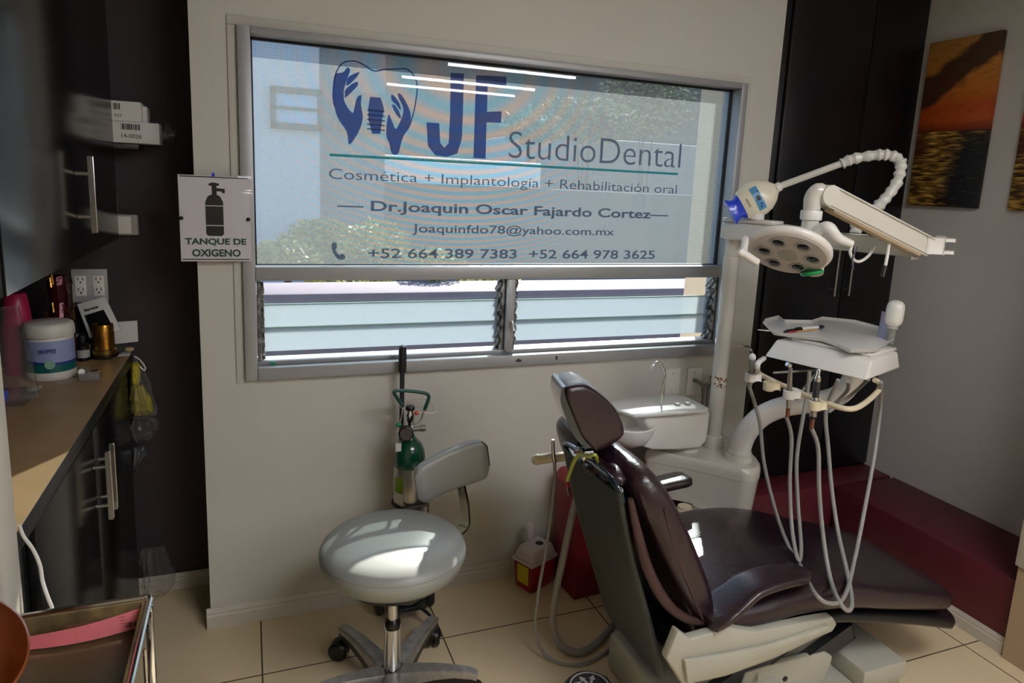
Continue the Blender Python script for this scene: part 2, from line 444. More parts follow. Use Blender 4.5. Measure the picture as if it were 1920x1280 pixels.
b = MB(); b.bar((.926, y0-.002, 1.09), (.926, y0-.002, 1.12), .012, .012, .003); b.bar((.926, y0-.012, 1.085), (.932, y0-.018, 1.05), .006, .005, .002)
tag(b.build('latch', M_chrome, win), 'small chrome louvre crank')
b = MB(); b.box((.952, y0-.0046, .921), (.975, y0-.0041, .930)); b.box((.958, y0-.0046, .930), (.966, y0-.0041, .934)); b.build('paint_chip', M_dark, win)
b = MB(); b.box((1.120, y0-.0046, .922), (1.128, y0-.0041, .936)); b.build('paint_chip', M_dark, win)
MB().box((.058, D+.006, .9483), (.076, D+.011, .960), .001).build('green_tape_scrap', mat('mint_green', '#2f9a72', .5), win)
# jalousie clip strips: ragged metal edges on both sides of each bay
def clip_strip(x, sgn):
    b = MB(); b.box((x-.006, D+.01, .962), (x+.006, D+.075, ZR0), .002)
    for z in (.985, 1.03, 1.075, 1.12, 1.165, 1.21):
        b.bar((x+sgn*.006, D+.02, z+.018), (x+sgn*.010, D+.058, z-.020), .012, .016, .003)
        b.ball((x+sgn*.008, D+.03, z), (.008, .008, .008), 8)
    b.build('louvre_clip_strip', M_aluold, win)
for x, s in ((.026, 1), (.904, -1), (.950, 1), (1.884, -1)): clip_strip(x, s)

def mesh_mat(name, hole, col, sc, refl=.1, tint=(.95, .98, 1, 1), moire=0.0, trl=.6):
    """sheet full of tiny holes: part clear, part backlit; fine stripes and faint interference bands"""
    m = bpy.data.materials.new(name); m.use_nodes = True
    n, l = m.node_tree.nodes, m.node_tree.links; n.clear()
    out = n.new('ShaderNodeOutputMaterial')
    tc = n.new('ShaderNodeTexCoord'); sp = n.new('ShaderNodeSeparateXYZ'); l.new(tc.outputs['Object'], sp.inputs[0])
    def math_(op, a, b=None, clamp=False):
        k = n.new('ShaderNodeMath'); k.operation = op; k.use_clamp = clamp
        for i, v in enumerate((a, b)):
            if v is None: continue
            if isinstance(v, (int, float)): k.inputs[i].default_value = v
            else: l.new(v, k.inputs[i])
        return k.outputs[0]
    X, Z = sp.outputs[0], sp.outputs[2]
    sx = math_('SINE', math_('MULTIPLY', X, sc)); sz = math_('SINE', math_('MULTIPLY', Z, sc*.93))
    grid = math_('MULTIPLY', math_('ADD', sx, sz), .055)
    dif = n.new('ShaderNodeBsdfDiffuse'); tl = n.new('ShaderNodeBsdfTranslucent'); tr = n.new('ShaderNodeBsdfTransparent')
    tr.inputs[0].default_value = tint
    col_ = n.new('ShaderNodeRGB'); col_.outputs[0].default_value = lin(col); cs = col_.outputs[0]
    if moire:
        # two sets of curved bands, warm and cool, strongest near the lettered middle of the film
        cx_, cz_ = -.23, .70
        dx = math_('SUBTRACT', X, cx_); dz = math_('MULTIPLY', math_('SUBTRACT', Z, cz_), 1.55)
        r2 = math_('ADD', math_('MULTIPLY', dx, dx), math_('MULTIPLY', dz, dz))
        band = math_('SINE', math_('MULTIPLY', r2, 105.0))
        fall = math_('POWER', 2.718, math_('MULTIPLY', math_('MULTIPLY', dx, dx), -6.0))
        fac = math_('ADD', math_('MULTIPLY', math_('MULTIPLY', band, fall), .5), .5)
        cmx = n.new('ShaderNodeMix'); cmx.data_type = 'RGBA'; l.new(fac, cmx.inputs[0])
        cmx.inputs[6].default_value = (.42, .80, .95, 1); cmx.inputs[7].default_value = (1.0, .78, .68, 1)
        tmx = n.new('ShaderNodeMix'); tmx.data_type = 'RGBA'; tmx.inputs[0].default_value = moire; tmx.inputs[6].default_value = tint; l.new(cmx.outputs[2], tmx.inputs[7])
        l.new(tmx.outputs[2], tr.inputs[0])
        c2 = n.new('ShaderNodeMix'); c2.data_type = 'RGBA'; c2.blend_type = 'MULTIPLY'; c2.inputs[0].default_value = moire; l.new(cs, c2.inputs[6]); l.new(cmx.outputs[2], c2.inputs[7]); cs = c2.outputs[2]
    l.new(cs, dif.inputs[0]); l.new(cs, tl.inputs[0])
    a = n.new('ShaderNodeMixShader'); a.inputs[0].default_value = trl; l.new(dif.outputs[0], a.inputs[1]); l.new(tl.outputs[0], a.inputs[2])
    f = n.new('ShaderNodeMixShader'); l.new(math_('ADD', grid, hole, True), f.inputs[0]); l.new(a.outputs[0], f.inputs[1]); l.new(tr.outputs[0], f.inputs[2])
    l.new(f.outputs[0], out.inputs[0])
    return m
M_film = mesh_mat('perforated_film', .62, '#9c9c9a', 900, moire=.65, trl=.5, tint=(1, .985, 1, 1))
M_mesh = mesh_mat('louvre_glass_with_screen', .38, '#9aa3a8', 1100, tint=(.9, .97, .98, 1), trl=.6)
M_ink = mesh_mat('film_blue_ink', .46, '#3b4f86', 900, trl=.55, tint=(.52, .62, .82, 1))
M_ink2 = mesh_mat('film_grey_ink', .48, '#555e70', 900, trl=.55, tint=(.68, .73, .8, 1))
M_ink3 = mesh_mat('film_teal_ink', .38, '#2b7f86', 900, trl=.55, tint=(.5, .85, .85, 1))

# glass louvres: three slats per bay, the upper one clear, the lower two screened
for x0, x1 in ((.040, .892), (.962, 1.872)):
    for zc, mm, nm in ((1.199, M_glass, 'louvre_slat'), (1.111, M_mesh, 'louvre_slat'), (1.030, M_mesh, 'louvre_slat')):
        b = MB(); h = .043
        b.prism([(x0, D+.036, zc+h), (x0, D+.041, zc+h), (x0, D+.056, zc-h), (x0, D+.051, zc-h)], (x1-x0, 0, 0))
        b.build(nm, mm, win)
        b = MB(); b.box((x0, D+.034, zc+h-.001), (x1, D+.0415, zc+h+.003)); 
        tag(b.build('louvre_edge', mat('green_glass_edge', '#8fb0aa', .2), win), 'pale green glass edge')

# advertising film on the outside of the upper pane
fy = gy+.0062
film = thing('window_film', (.95, fy, 1.293), 'grey perforated advertising film with blue lettering covering the big upper window pane', 'window film')
MB().box((.024, fy, 1.296), (1.887, fy+.0006, 2.0145)).build('film_sheet', M_film, film)
XD, UD = Vector((1, 0, 0)), Vector((0, 0, 1))
iy = fy-.0012
def wp(px, py):
    p = P(px, py, Y=iy); return p
def poly_ink(name, pts, m, n=6, closed=True):
    q = cr([wp(*a) for a in pts], n, True)
    MB().prism(q, (0, .0005, 0)).build(name, m, film, flat=True)
def line_ink(name, pts, r, m):
    q = cr([wp(*a) for a in pts], 6); b = MB()
    L = [Vector(v) for v in q]; up = []; dn = []
    for i, v in enumerate(L):
        d = (L[min(i+1, len(L)-1)]-L[max(i-1, 0)]).normalized(); nn = Vector((-d.z, 0, d.x)); up.append(v+nn*r); dn.append(v-nn*r)
    b.prism(up+dn[::-1], (0, .0005, 0)); b.build(name, m, film, flat=True)
# emblem: tooth outline, two cupped hands, implant screw
z_ = lambda x, y: (620+x*.1771, 100+y*.1771)
line_ink('tooth_outline', [z_(40, 560), z_(25, 430), z_(50, 230), z_(120, 110), z_(240, 80), z_(350, 120), z_(455, 185), z_(570, 170), z_(690, 165), z_(800, 165), z_(870, 220), z_(915, 330), z_(905, 480), z_(880, 620), z_(840, 760)], .0022, M_ink)
poly_ink('hand_emblem', [z_(45, 230), z_(130, 200), z_(180, 150), z_(205, 180), z_(190, 230), z_(165, 300), z_(140, 400), z_(150, 520), z_(230, 630), z_(255, 560), z_(280, 470), z_(325, 445), z_(320, 540), z_(340, 680), z_(300, 820), z_(200, 965), z_(170, 830), z_(80, 690), z_(40, 560), z_(30, 400)], M_ink)
poly_ink('hand_emblem', [z_(165, 320), z_(190, 250), z_(290, 200), z_(300, 215), z_(250, 280), z_(180, 340)], M_ink)
poly_ink('hand_emblem', [z_(150, 440), z_(160, 380), z_(250, 310), z_(290, 310), z_(270, 360), z_(160, 465)], M_ink)
poly_ink('hand_emblem', [z_(612, 650), z_(650, 720), z_(690, 800), z_(745, 700), z_(770, 590), z_(720, 470), z_(715, 425), z_(750, 440), z_(800, 520), z_(845, 640), z_(840, 770), z_(780, 860), z_(745, 950), z_(715, 1060), z_(650, 1060), z_(620, 950), z_(588, 850)], M_ink)
poly_ink('hand_emblem', [z_(640, 440), z_(670, 450), z_(730, 530), z_(740, 600), z_(690, 540), z_(650, 500)], M_ink)
poly_ink('hand_emblem', [z_(650, 545), z_(690, 560), z_(735, 640), z_(740, 690), z_(690, 640)], M_ink)
MB().prism([wp(*z_(*a)) for a in ((418, 460), (530, 470), (565, 590), (545, 700), (525, 850), (440, 850), (400, 700), (400, 570))], (0, .0005, 0)).build('implant_emblem', M_ink, film, flat=True)
for yy in (590, 640, 690, 740, 790):
    b = MB(); b.prism([wp(*z_(385, yy)), wp(*z_(575, yy+18)), wp(*z_(570, yy+34)), wp(*z_(388, yy+16))], (0, -.0005, 0)); b.build('implant_thread', M_ink2, film, flat=True)
def wtext(name, s, m, x0, y0, x1, h, bold=0, yo=0):
    """baseline from pixel (x0,y0) to the x of x1, level on the pane; h = height in metres"""
    a = wp(x0, y0); c = wp(x1, y0)
    return text(name, s, m, film, (a.x, iy, a.z+yo), XD, UD, c.x-a.x, h, .0005, bold)
# the big J and F drawn as blocks
def pl(*a): return [wp(*z_(*q)) for q in a]
MB().prism(pl((1270, 205), (1410, 212), (1400, 640), (1390, 900), (1340, 1060), (1230, 1095), (1110, 1080), (1030, 980), (1015, 730), (1150, 740), (1160, 950), (1205, 1000), (1250, 950), (1265, 640)), (0, .0005, 0)).build('letter_j', M_ink, film, flat=True)
MB().prism(pl((1540, 230), (1860, 245), (1860, 340), (1662, 330), (1655, 620), (1810, 612), (1805, 735), (1650, 730), (1640, 1115), (1512, 1105)), (0, .0005, 0)).build('letter_f', M_ink, film, flat=True)
a, c = wp(953, 300), wp(1275, 312)
text('studio_lettering', 'StudioDental', M_ink2, film, (a.x, iy, wp(1110, 305).z), XD, UD, c.x-a.x, .098, .0005, -.011)
a, c = wp(618, 297), wp(1272, 321)
zl = (a.z+c.z)/2
MB().box((a.x, iy, zl-.004), (c.x, iy+.0005, zl+.005)).build('underline', M_ink3, film)
for nm, s, m, x0, x1, yl, h, bo in (
    ('services_line', 'Cosm\u00e9tica + Implantolog\u00eda + Rehabilitaci\u00f3n oral', M_ink2, 617, 1270, 343, .047, -.005),
    ('name_line', '\u2014 Dr.Joaquin Oscar Fajardo Cortez\u2014', M_ink2, 632, 1254, 396, .048, .02),
    ('mail_line', 'Joaquinfdo78@yahoo.com.mx', M_ink2, 773, 1152, 433, .042, 0.008),
    ('phone_line', '+52 664 389 7383  +52 664 978 3625', M_ink2, 690, 1228, 476, .036, .012)):
    zmid = wp((x0+x1)/2, yl).z; a = wp(x0, yl); c = wp(x1, yl)
    text(nm, s, m, film, (a.x, iy, zmid-h*.5), XD, UD, c.x-a.x, h, .0005, bo, split=.16)
poly_ink('phone_emblem', [(622, 457), (630, 455), (632, 464), (629, 468), (636, 478), (642, 475), (648, 482), (642, 487), (632, 484), (624, 472)], M_ink2, 3)

# ------------------------------------------------------------------ outside
def leafmass(name, c, r, n, cols, label, cat, group=None, ls=.05, trunk=True):
    b = MB(); bm = b.bm
    for i in range(n):
        u, v, q = rnd.uniform(-1, 1), rnd.uniform(0, 2*PI), rnd.random()**.4
        s = math.sqrt(1-u*u); p = Vector(c)+Vector((s*math.cos(v)*r[0], s*math.sin(v)*r[1], u*r[2]))*q
        d = Vector((rnd.uniform(-1, 1), rnd.uniform(-1, 1), rnd.uniform(-.4, 1))).normalized(); e = d.orthogonal().normalized()*ls*rnd.uniform(.3, .6); g = d*ls*rnd.uniform(.8, 1.5)
        vs = [bm.verts.new(x) for x in (p-g, p+e, p+g, p-e)]; bm.faces.new(vs).material_index = rnd.randrange(len(cols))
    L = Vector((c[0], c[1], -.7))
    t = thing(name, L, label, cat, group)
    b.build('foliage', cols, t, flat=True)
    s = MB()
    for k in range(5):
        a = rnd.uniform(0, 2*PI); s.tube(cr([(c[0]+.02*k, c[1], -.7), (c[0]+.2*r[0]*math.cos(a), c[1]+.2*r[1]*math.sin(a), c[2]-.3*r[2]), (c[0]+.7*r[0]*math.cos(a), c[1]+.6*r[1]*math.sin(a), c[2]+.5*r[2])], 4), [.02, .02, .018, .015, .012, .01, .009, .008, .006][:9], 6)
    s.build('stem', M_bark, t)
    return t
M_bark = mat('bark', '#5a4a38', .8)
M_lf1 = mat('leaf_yellow', '#b5ab45', .6); M_lf2 = mat('leaf_green', '#6f7d3a', .6); M_lf3 = mat('leaf_dry', '#a39a70', .7)
M_road = mat('asphalt', '#453f45', .8, noise=.2, nscale=1.2)
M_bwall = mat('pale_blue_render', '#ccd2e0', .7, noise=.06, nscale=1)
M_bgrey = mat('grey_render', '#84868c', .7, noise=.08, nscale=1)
M_bwhite = mat('white_render', '#d8d8d8', .7, noise=.05, nscale=1)
M_slope = mat('dry_hillside', '#5b574c', .9, col2='#35372f', nscale=1.6, bump=.5, bscale=4)
M_pill = mat('beige_render', '#f3d3ac', .7, noise=.06, nscale=2)
M_dkwin = mat('dark_window_frame', '#4a4c52', .5)
M_bluewin = mat('blue_reflecting_glass', '#6fa0d8', .1, coat=1)
struct('ground_outside', MB().box((-14, 2.9, -.75), (30, 40, -.7)), M_road)
def ow(px, py, Y): return P(px, py, Y=Y)
pX = P(1392, 300, Y=2.95).x; pY = pX/P(1301, 300, Y=1).x
one('pillar', MB().box((pX, 2.95, -.7), (pX+.25, pY, 3.4), .02), M_pill, 'beige rendered pillar standing just outside the right edge of the window', 'pillar')
# neighbouring house on the left
t = thing('house', (1.2, 10, -.7), 'pale blue grey neighbouring house with one small framed window seen through the film', 'house')
a = ow(474, 60, 10); c = ow(600, 330, 10); e = ow(728, 330, 10)
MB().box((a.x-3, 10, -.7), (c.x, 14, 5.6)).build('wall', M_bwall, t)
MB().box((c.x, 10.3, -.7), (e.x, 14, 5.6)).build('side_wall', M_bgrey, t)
MB().box((a.x-3, 9.7, 3.95), (e.x+.2, 14, 4.15)).build('eave', M_dkwin, t)
q0, q1 = ow(506, 160, 9.93), ow(606, 246, 9.93)
wf = MB(); 
wf.box((q0.x, 9.9, q1.z), (q0.x+.07, 10, q0.z)); wf.box((q1.x-.07, 9.9, q1.z), (q1.x, 10, q0.z)); wf.box((q0.x, 9.9, q0.z-.08), (q1.x, 10, q0.z)); wf.box((q0.x, 9.9, q1.z), (q1.x, 10, q1.z+.08)); wf.box((q0.x, 9.9, q1.z+.25), (q1.x, 10, q1.z+.29))
wfo = wf.build('window_frame', M_dkwin, t)
MB().box((q0.x+.06, 9.95, q1.z+.06), (q1.x-.06, 9.99, q0.z-.06)).build('pane', M_bluewin, wfo)
a = ow(690, 170, 9.9); c = ow(728, 250, 9.9)
MB().box((a.x-.35, 10.2, c.z), (c.x, 10.3, a.z)).build('shutter', M_dkwin, t)
# garden wall with a bright coping on the far side of the road, low building behind
t = thing('garden_wall', (3.5, 11, -.7), 'long grey garden wall with bright white coping on the far side of the road', 'wall')
a = ow(474, 331, 11); c = ow(1290, 331, 11)
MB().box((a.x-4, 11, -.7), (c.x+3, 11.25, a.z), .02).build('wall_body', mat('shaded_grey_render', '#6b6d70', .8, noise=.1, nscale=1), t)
MB().box((a.x-4, 10.9, a.z+.001), (ow(1010, 331, 11).x, 11.3, ow(474, 276, 11).z), .02).build('coping', mat('bright_white_paint', '#f2f2ee', .6), t)
one('low_building', MB().box((ow(985, 300, 19).x, 19, -.7), (ow(1310, 300, 19).x+3, 23, ow(1150, 262, 19).z), .05), M_bgrey, 'low grey flat roofed building in front of the dry hillside', 'building')
one('kerb', MB().box((-8, 6.4, -.7), (16, 7.1, ow(700, 548, 6.4).z), .03), mat('pale_kerb', '#625a62', .8, noise=.1), 'pale strip of raised kerb along the near edge of the road', 'kerb')
# hillside
b = MB(); bm = b.bm; G = 26; V = []
for i in range(G):
    row = []
    for j in range(G):
        x = 2+i*1.6; y = 22+j*.7; z = -.7+max(0, j-1)*.62*(1-.25*math.exp(-((x-4)/5)**2)) + rnd.uniform(-.25, .25) - (3.4 if x < 9 else 0)*max(0, (9-x)/9)
        row.append(bm.verts.new((x, y, z)))
    V.append(row)
for i in range(G-1):
    for j in range(G-1): bm.faces.new((V[i][j], V[i+1][j], V[i+1][j+1], V[i][j+1]))
struct('hillside_outside', b, M_slope)
sh = 0
for px, py, Y, r, n, kind in ((535, 485, 8.0, (.40, .3, .22), 900, 0), (605, 468, 9.2, (.58, .33, .42), 1700, 0), (705, 465, 8.4, (.45, .35, .36), 1300, 0), (815, 494, 7.2, (.33, .25, .17), 800, 0), (915, 540, 7.6, (.5, .25, .2), 800, 0), (660, 537, 7.5, (.55, .2, .13), 800, 0)):
    p = ow(px, py, Y)
    lab = ('small yellow green shrub by the left frame, leftmost of the row outside', 'tallest rounded yellow green shrub of the row outside, below the house', 'yellow green shrub behind the first digits of the phone number', 'low yellow shrub trailing right of the rounded shrubs outside', 'flat yellow shrub seen above the louvres by the mullion', 'flat yellow shrub above the louvres in the middle of the left bay')[sh]
    leafmass('shrub', p, r, n, [M_lf1, M_lf2, M_lf1], lab, 'shrub', 'shrubs outside along the kerb', .045); sh += 1
for k, (px, py, Y, r, n) in enumerate(((1100, 225, 14.2, (1.5, .6, .5), 2200), (1215, 190, 16.6, (1.5, .7, 1.0), 2000), (1000, 240, 12.6, (.7, .5, .3), 900))):
    lab = ('wide dry brush heap on the low grey building, middle one', 'tall tangle of dry branches beside the beige pillar', 'small dry bush at the left end of the brush')[k]
    leafmass('dry_bush', ow(px, py, Y), r, n, [M_lf3, M_bark, M_lf2], lab, 'bush', 'dry brush on the slope', .10)

# ------------------------------------------------------------------ ceiling tubes
M_tube = mat('lit_tube', '#ffffff', .5, emit='#fbfaff', estr=TUBE_STRENGTH)
for k, (y, x0, x1) in enumerate(((-1.02, 1.62, 2.82), (-2.02, 1.43, 2.83), (-2.66, 1.40, 2.85))):
    t = thing('tube_lamp', ((x0+x1)/2, y, CE-.05), 'slim white ceiling tube lamp, %s from the window' % ('first', 'second', 'third')[k], 'ceiling lamp', 'ceiling tube lamps')
    MB().box((x0-.03, y-.03, CE-.03), (x1+.03, y+.03, CE-.001), .004).build('housing', M_white, t)
    MB().tube([(x0, y, CE-.045), (x1, y, CE-.045)], .013, 12).build('tube', M_tube, t)
t = thing('added_fill_panel', (1.2, -.1, CE-.03), 'unseen flat ceiling panel added for even fill light', 'ceiling lamp')  # added fill light, set where the window pane does not mirror it
MB().box((.58, -.42, CE-.03), (1.82, .22, CE-.001), .004).build('frame', M_white, t)
MB().box((.6, -.40, CE-.034), (1.8, .20, CE-.031)).build('diffuser', mat('fill_panel_glow', '#ffffff', .5, emit='#fbfaff', estr=FILL_PANEL_STRENGTH), t)

# ------------------------------------------------------------------ cabinets on the left
XF = -.40
def bar_handle(parent, y, z0, z1, posts, side=1):
    b = MB(); b.bar((XF+.036, y, z0), (XF+.036, y, z1), .011, .008, .002, up=(1, 0, 0))
    for z in posts: b.tube([(XF+.001, y, z), (XF+.034, y, z)], .0055, 10)
    return tag(b.build('handle', M_steel, parent), 'brushed steel bar handle')
t = thing('wall_cabinet', (-.68, 2.0, 1.362), 'glossy black wall cabinet hanging above the beige counter', 'cabinet')
MB().box((-.949, 1.31, 1.362), (XF-.02, 2.60, CE-.004), .002).build('body', M_blackgloss, t)
for y0_, y1_, hy in ((1.44, 2.598, 2.05),):
    d = MB().box((XF-.019, y0_, 1.364), (XF, y1_, CE-.006), .0015).build('door', M_blackgloss, t)
    bar_handle(d, hy-.03, 1.432, 1.618, (1.47, 1.577))
MB().box((XF-.019, 1.31, 1.364), (XF-.004, 1.436, CE-.006), .0015).build('filler_panel', M_black, t)
t = thing('base_cabinet', (-.68, 2.0, 0), 'glossy black base cabinet with two doors under the beige counter', 'cabinet')
MB().box((-.949, 1.31, .0), (XF-.02, 2.60, .913), .002).build('body', M_blackgloss, t)
for y0_, y1_, hy in ((1.49, 2.027, 2.00), (2.031, 2.598, 2.06)):
    d = MB().box((XF-.019, y0_, .06), (XF, y1_, .902), .0015).build('door', M_blackgloss, t)
    bar_handle(d, hy, .662, .848, (.70, .81))
t = thing('countertop', (-.67, 2.0, .914), 'worn beige laminate worktop with a black front edge over the black base cabinet', 'worktop')
MB().box((-.949, 1.301, .914), (-.394, 2.68, .9535), .002).build('edge_slab', M_black, t)
MB().box((-.948, 1.302, .9536), (-.395, 2.679, .955)).build('laminate_top', M_counter, t)
# little dark shelf between cabinet end and recess wall
one('corner_shelf', MB().box((-.80, 2.606, 1.655), (-.33, 2.729, 1.672), .002), M_black, 'small black shelf between the wall cabinet and the dark recess wall', 'shelf')

ZC = .9555
def barcode(name, org, xd, ud, w, h, par, n=16):
    b = MB(); xd, ud = Vector(xd).normalized(), Vector(ud).normalized(); nd = xd.cross(ud); x = 0; r = random.Random(3)
    while x < w:
        k = r.choice((.0012, .002, .003)); a = Vector(org)+xd*x
        if x+k > w: break
        b.prism([a, a+xd*k, a+xd*k+ud*h, a+ud*h], nd*.0004); x += k+r.choice((.001, .0016, .0024))
    return b.build(name, M_blackink, par, flat=True)
# two white cartons on the shelf, pushed into one another
t = thing('carton', (-.33, 2.66, 1.673), 'lower white carton with barcode and digits on the corner shelf', 'box', 'white cartons on the corner shelf')
MB().box((-.55, 2.61, 1.674), (-.268, 2.72, 1.742), .002).build('box_body', M_paper, t)
barcode('barcode', (-.378, 2.6092, 1.716), (1, 0, 0), (0, 0, 1), .055, .019, t)
text('number', '14-0026', M_blackink, t, (-.378, 2.6095, 1.690), (1, 0, 0), (0, 0, 1), .058, .013, .0004)
w = MB(); 
w.bm.from_mesh(bpy.data.meshes.new('e')) if False else None
def crumple(b, base, size, n, seed):
    r = random.Random(seed); vs = []
    for i in range(n): vs.append(Vector(base)+Vector((r.uniform(-1, 1)*size[0], r.uniform(-1, 1)*size[1], r.uniform(-1, 1)*size[2])))
    t_ = bmesh.new()
    for v in vs: t_.verts.new(v)
    bmesh.ops.convex_hull(t_, input=t_.verts[:])
    bmesh.ops.subdivide_edges(t_, edges=t_.edges[:], cuts=2, use_grid_fill=True)
    for v in t_.verts: v.co += Vector((r.uniform(-1, 1)*size[0], r.uniform(-1, 1)*size[1], r.uniform(-1, 1)*size[2]))*.12
    b._merge(t_)
crumple(w, (-.245, 2.665, 1.712), (.028, .05, .036), 12, 4)
w.build('loose_wrap', M_wrap, t, angle=15)
t = thing('carton', (-.35, 2.66, 1.743), 'upper smaller white carton lying on the lower carton', 'box', 'white cartons on the corner shelf')
MB().box((-.54, 2.615, 1.7425), (-.318, 2.71, 1.806), .003).build('box_body', M_paper, t)
MB().box((-.3178, 2.63, 1.7425), (-.303, 2.708, 1.795), .003).build('flap', M_paper, t)
barcode('barcode', (-.398, 2.6142, 1.778), (1, 0, 0), (0, 0, 1), .022, .02, t)
text('number', '025', M_greenink, t, (-.396, 2.6145, 1.756), (1, 0, 0), (0, 0, 1), .021, .009, .0004)

# switch box and double outlet on the recess wall
t = thing('switch_box', (-.36, 2.729, 1.40), 'small white surface mounted switch box on the dark recess wall', 'switch')
MB().box((-.45, 2.70, 1.366), (-.356, 2.7295, 1.437), .005).build('box_body', M_greyplate, t)
MB().box((-.428, 2.694, 1.372), (-.376, 2.7005, 1.431), .003).build('rocker', M_white, t)
MB().tube([(-.425, 2.724, 1.437), (-.425, 2.724, 1.50)], .006, 8).build('conduit', M_greyplate, t)
def outlet(name, x0, x1, z0, z1, y, label, group, duplex):
    t = thing(name, ((x0+x1)/2, y, (z0+z1)/2), label, 'outlet', group)
    MB().box((x0, y-.007, z0), (x1, y-.0005, z1), .003).build('cover_plate', M_greyplate, t)
    h = z1-z0
    for k in range(duplex):
        xc = x0+(x1-x0)*(k+.5)/duplex
        MB().box((xc-.0165, y-.0095, z0+h*.2), (xc+.0165, y-.0071, z1-h*.2), .001).build('socket', M_white, t)
        b = MB()
        for zc in (z0+h*.35, z0+h*.66):
            for dx in (-.007, .007): b.box((xc+dx-.0013, y-.0101, zc+.001), (xc+dx+.0013, y-.0096, zc+.011))
            b.tube([(xc, y-.0101, zc-.006), (xc, y-.0096, zc-.006)], .003, 10)
        b.build('slots', M_black, t)
    return t
outlet('power_outlet', -.570, -.462, 1.13, 1.246, 2.73, 'double width grey outlet plate with four sockets above the counter', None, 2)

# things on the counter
t = thing('wipes_tub', (-.573, 2.415, ZC), 'white plastic wipes tub with lavender and green label on the counter', 'tub')
c = (-.573, 2.415, ZC)
MB().lathe([(0, 0), (.061, 0), (.065, .006), (.065, .020), (.0635, .024), (.0635, .125), (.062, .130), (0, .130)], c, 40).build('body', M_tub, t)
MB().lathe([(0, .131), (.066, .131), (.068, .134), (.067, .158), (.064, .168), (.058, .172), (0, .174)], c, 40).build('lid', M_tub, t)
def band(name, z0, z1, m, r=.0642, a0=None, wave=0):
    b = MB(); rs = []; N = 48
    for k in range(N+1):
        a = 2*PI*k/N
        rs.append([Vector((c[0]+r*math.cos(a), c[1]+r*math.sin(a), c[2]+z0)), Vector((c[0]+r*math.cos(a), c[1]+r*math.sin(a), c[2]+z1+wave*math.sin(a*1.0-.9))),
                   Vector((c[0]+(r-.001)*math.cos(a), c[1]+(r-.001)*math.sin(a), c[2]+z1+wave*math.sin(a-.9))), Vector((c[0]+(r-.001)*math.cos(a), c[1]+(r-.001)*math.sin(a), c[2]+z0))])
    b.rings(rs, caps=False); b.build(name, m, t)
band('label_upper', .03, .122, M_lav); band('label_stripe', .027, .062, M_navy, .0645, wave=.006); band('label_lower', .026, .055, M_teal, .0648, wave=.007)
# lettering wrapped on the front of the tub
vdir = Vector((-c[0], -c[1], 0)).normalized(); sdir = Vector((-vdir.y, vdir.x, 0))
text('label_word', 'WIPES', M_navy, t, Vector(c)+vdir*.0648-sdir*.030+Vector((0, 0, .086)), sdir, (0, 0, 1), .044, .013, .0008, .02)
b = MB(); q = Vector(c)+vdir*.0655+Vector((0, 0, .052))-sdir*.004
b.lathe([(0, 0), (.0135, 0), (.0135, .0012), (0, .0012)], q, 24, vdir); tag(b.build('label_emblem', mat('pale_green_spot', '#7fa992', .4), t), 'pale green round emblem')
t = thing('plastic_bottle', (-.655, 2.46, ZC), 'dark pink plastic bottle behind the white wipes tub', 'bottle')
MB().lathe([(0, 0), (.042, 0), (.043, .01), (.043, .15), (.040, .155)], (-.668, 2.475, ZC), 28).build('body', M_pinkplas, t)
MB().lathe([(0, .156), (.0395, .156), (.036, .20), (.030, .246), (.026, .25), (0, .251)], (-.668, 2.475, ZC), 28).build('cap', mat('bright_pink', '#b52c55', .3), t)
t = thing('display_stand', (-.66, 2.22, ZC), 'clear acrylic stand with small pouches at the left end of the counter', 'stand')
b = MB(); b.bar((-.605, 2.16, ZC+.003), (-.675, 2.30, ZC+.235), .005, .12, .001, up=(1, .5, 0)); b.box((-.70, 2.12, ZC), (-.57, 2.30, ZC+.004), .001); b.build('acrylic_sheet', M_clear, t)
MB().box((-.672, 2.135, ZC+.0045), (-.622, 2.19, ZC+.03), .006).build('blue_pouch', M_blue, t)
MB().box((-.685, 2.185, ZC+.055), (-.635, 2.215, ZC+.09), .006).build('gold_pouch', M_gold, t)
MB().box((-.69, 2.20, ZC+.12), (-.65, 2.225, ZC+.16), .006).build('white_pouch', M_paper, t)
c2 = (-.467, 2.625, ZC)
t = thing('candle_jar', c2, 'gold mirrored jar on a black rimmed saucer on the counter', 'jar')
MB().lathe([(0, 0), (.030, 0), (.043, .008), (.043, .012), (.0, .012)], c2, 30).build('saucer', M_black, t)
MB().lathe([(0, .0125), (.036, .0125), (.038, .018), (.038, .030), (.034, .032), (0, .032)], c2, 30).build('base_ring', mat('aged_brass', '#9a7f45', .3, metal=.9), t)
MB().lathe([(0, .0325), (.032, .0325), (.033, .06), (.032, .112), (.030, .117), (.028, .112), (0, .106)], c2, 36).build('cup', M_gold, t)
t = thing('dropper_bottle', (-.53, 2.60, ZC), 'tiny dark glass bottle between the wipes tub and the gold jar', 'bottle')
MB().lathe([(0, 0), (.018, 0), (.019, .003), (.019, .05), (.010, .06), (.010, .065)], (-.525, 2.60, ZC), 20).build('glass_body', M_black, t)
MB().lathe([(0, .0655), (.011, .0655), (.011, .085), (.004, .09), (0, .091)], (-.525, 2.60, ZC), 20).build('cap', M_blackrub, t)
MB().lathe([(.0194, .012), (.0194, .038), (.0198, .038), (.0198, .012)], (-.525, 2.60, ZC), 20).build('label_band', M_greyplate, t)
t = thing('clear_case', (-.462, 2.355, ZC), 'small clear plastic case lying right of the wipes tub', 'case')
b = MB(); b.box((-.488, 2.335, ZC), (-.434, 2.385, ZC+.022), .003); b.build('case_body', glassy('milky_plastic', (.9, .9, .9, 1), refl=.2, rough=.1, haze=.35), t)
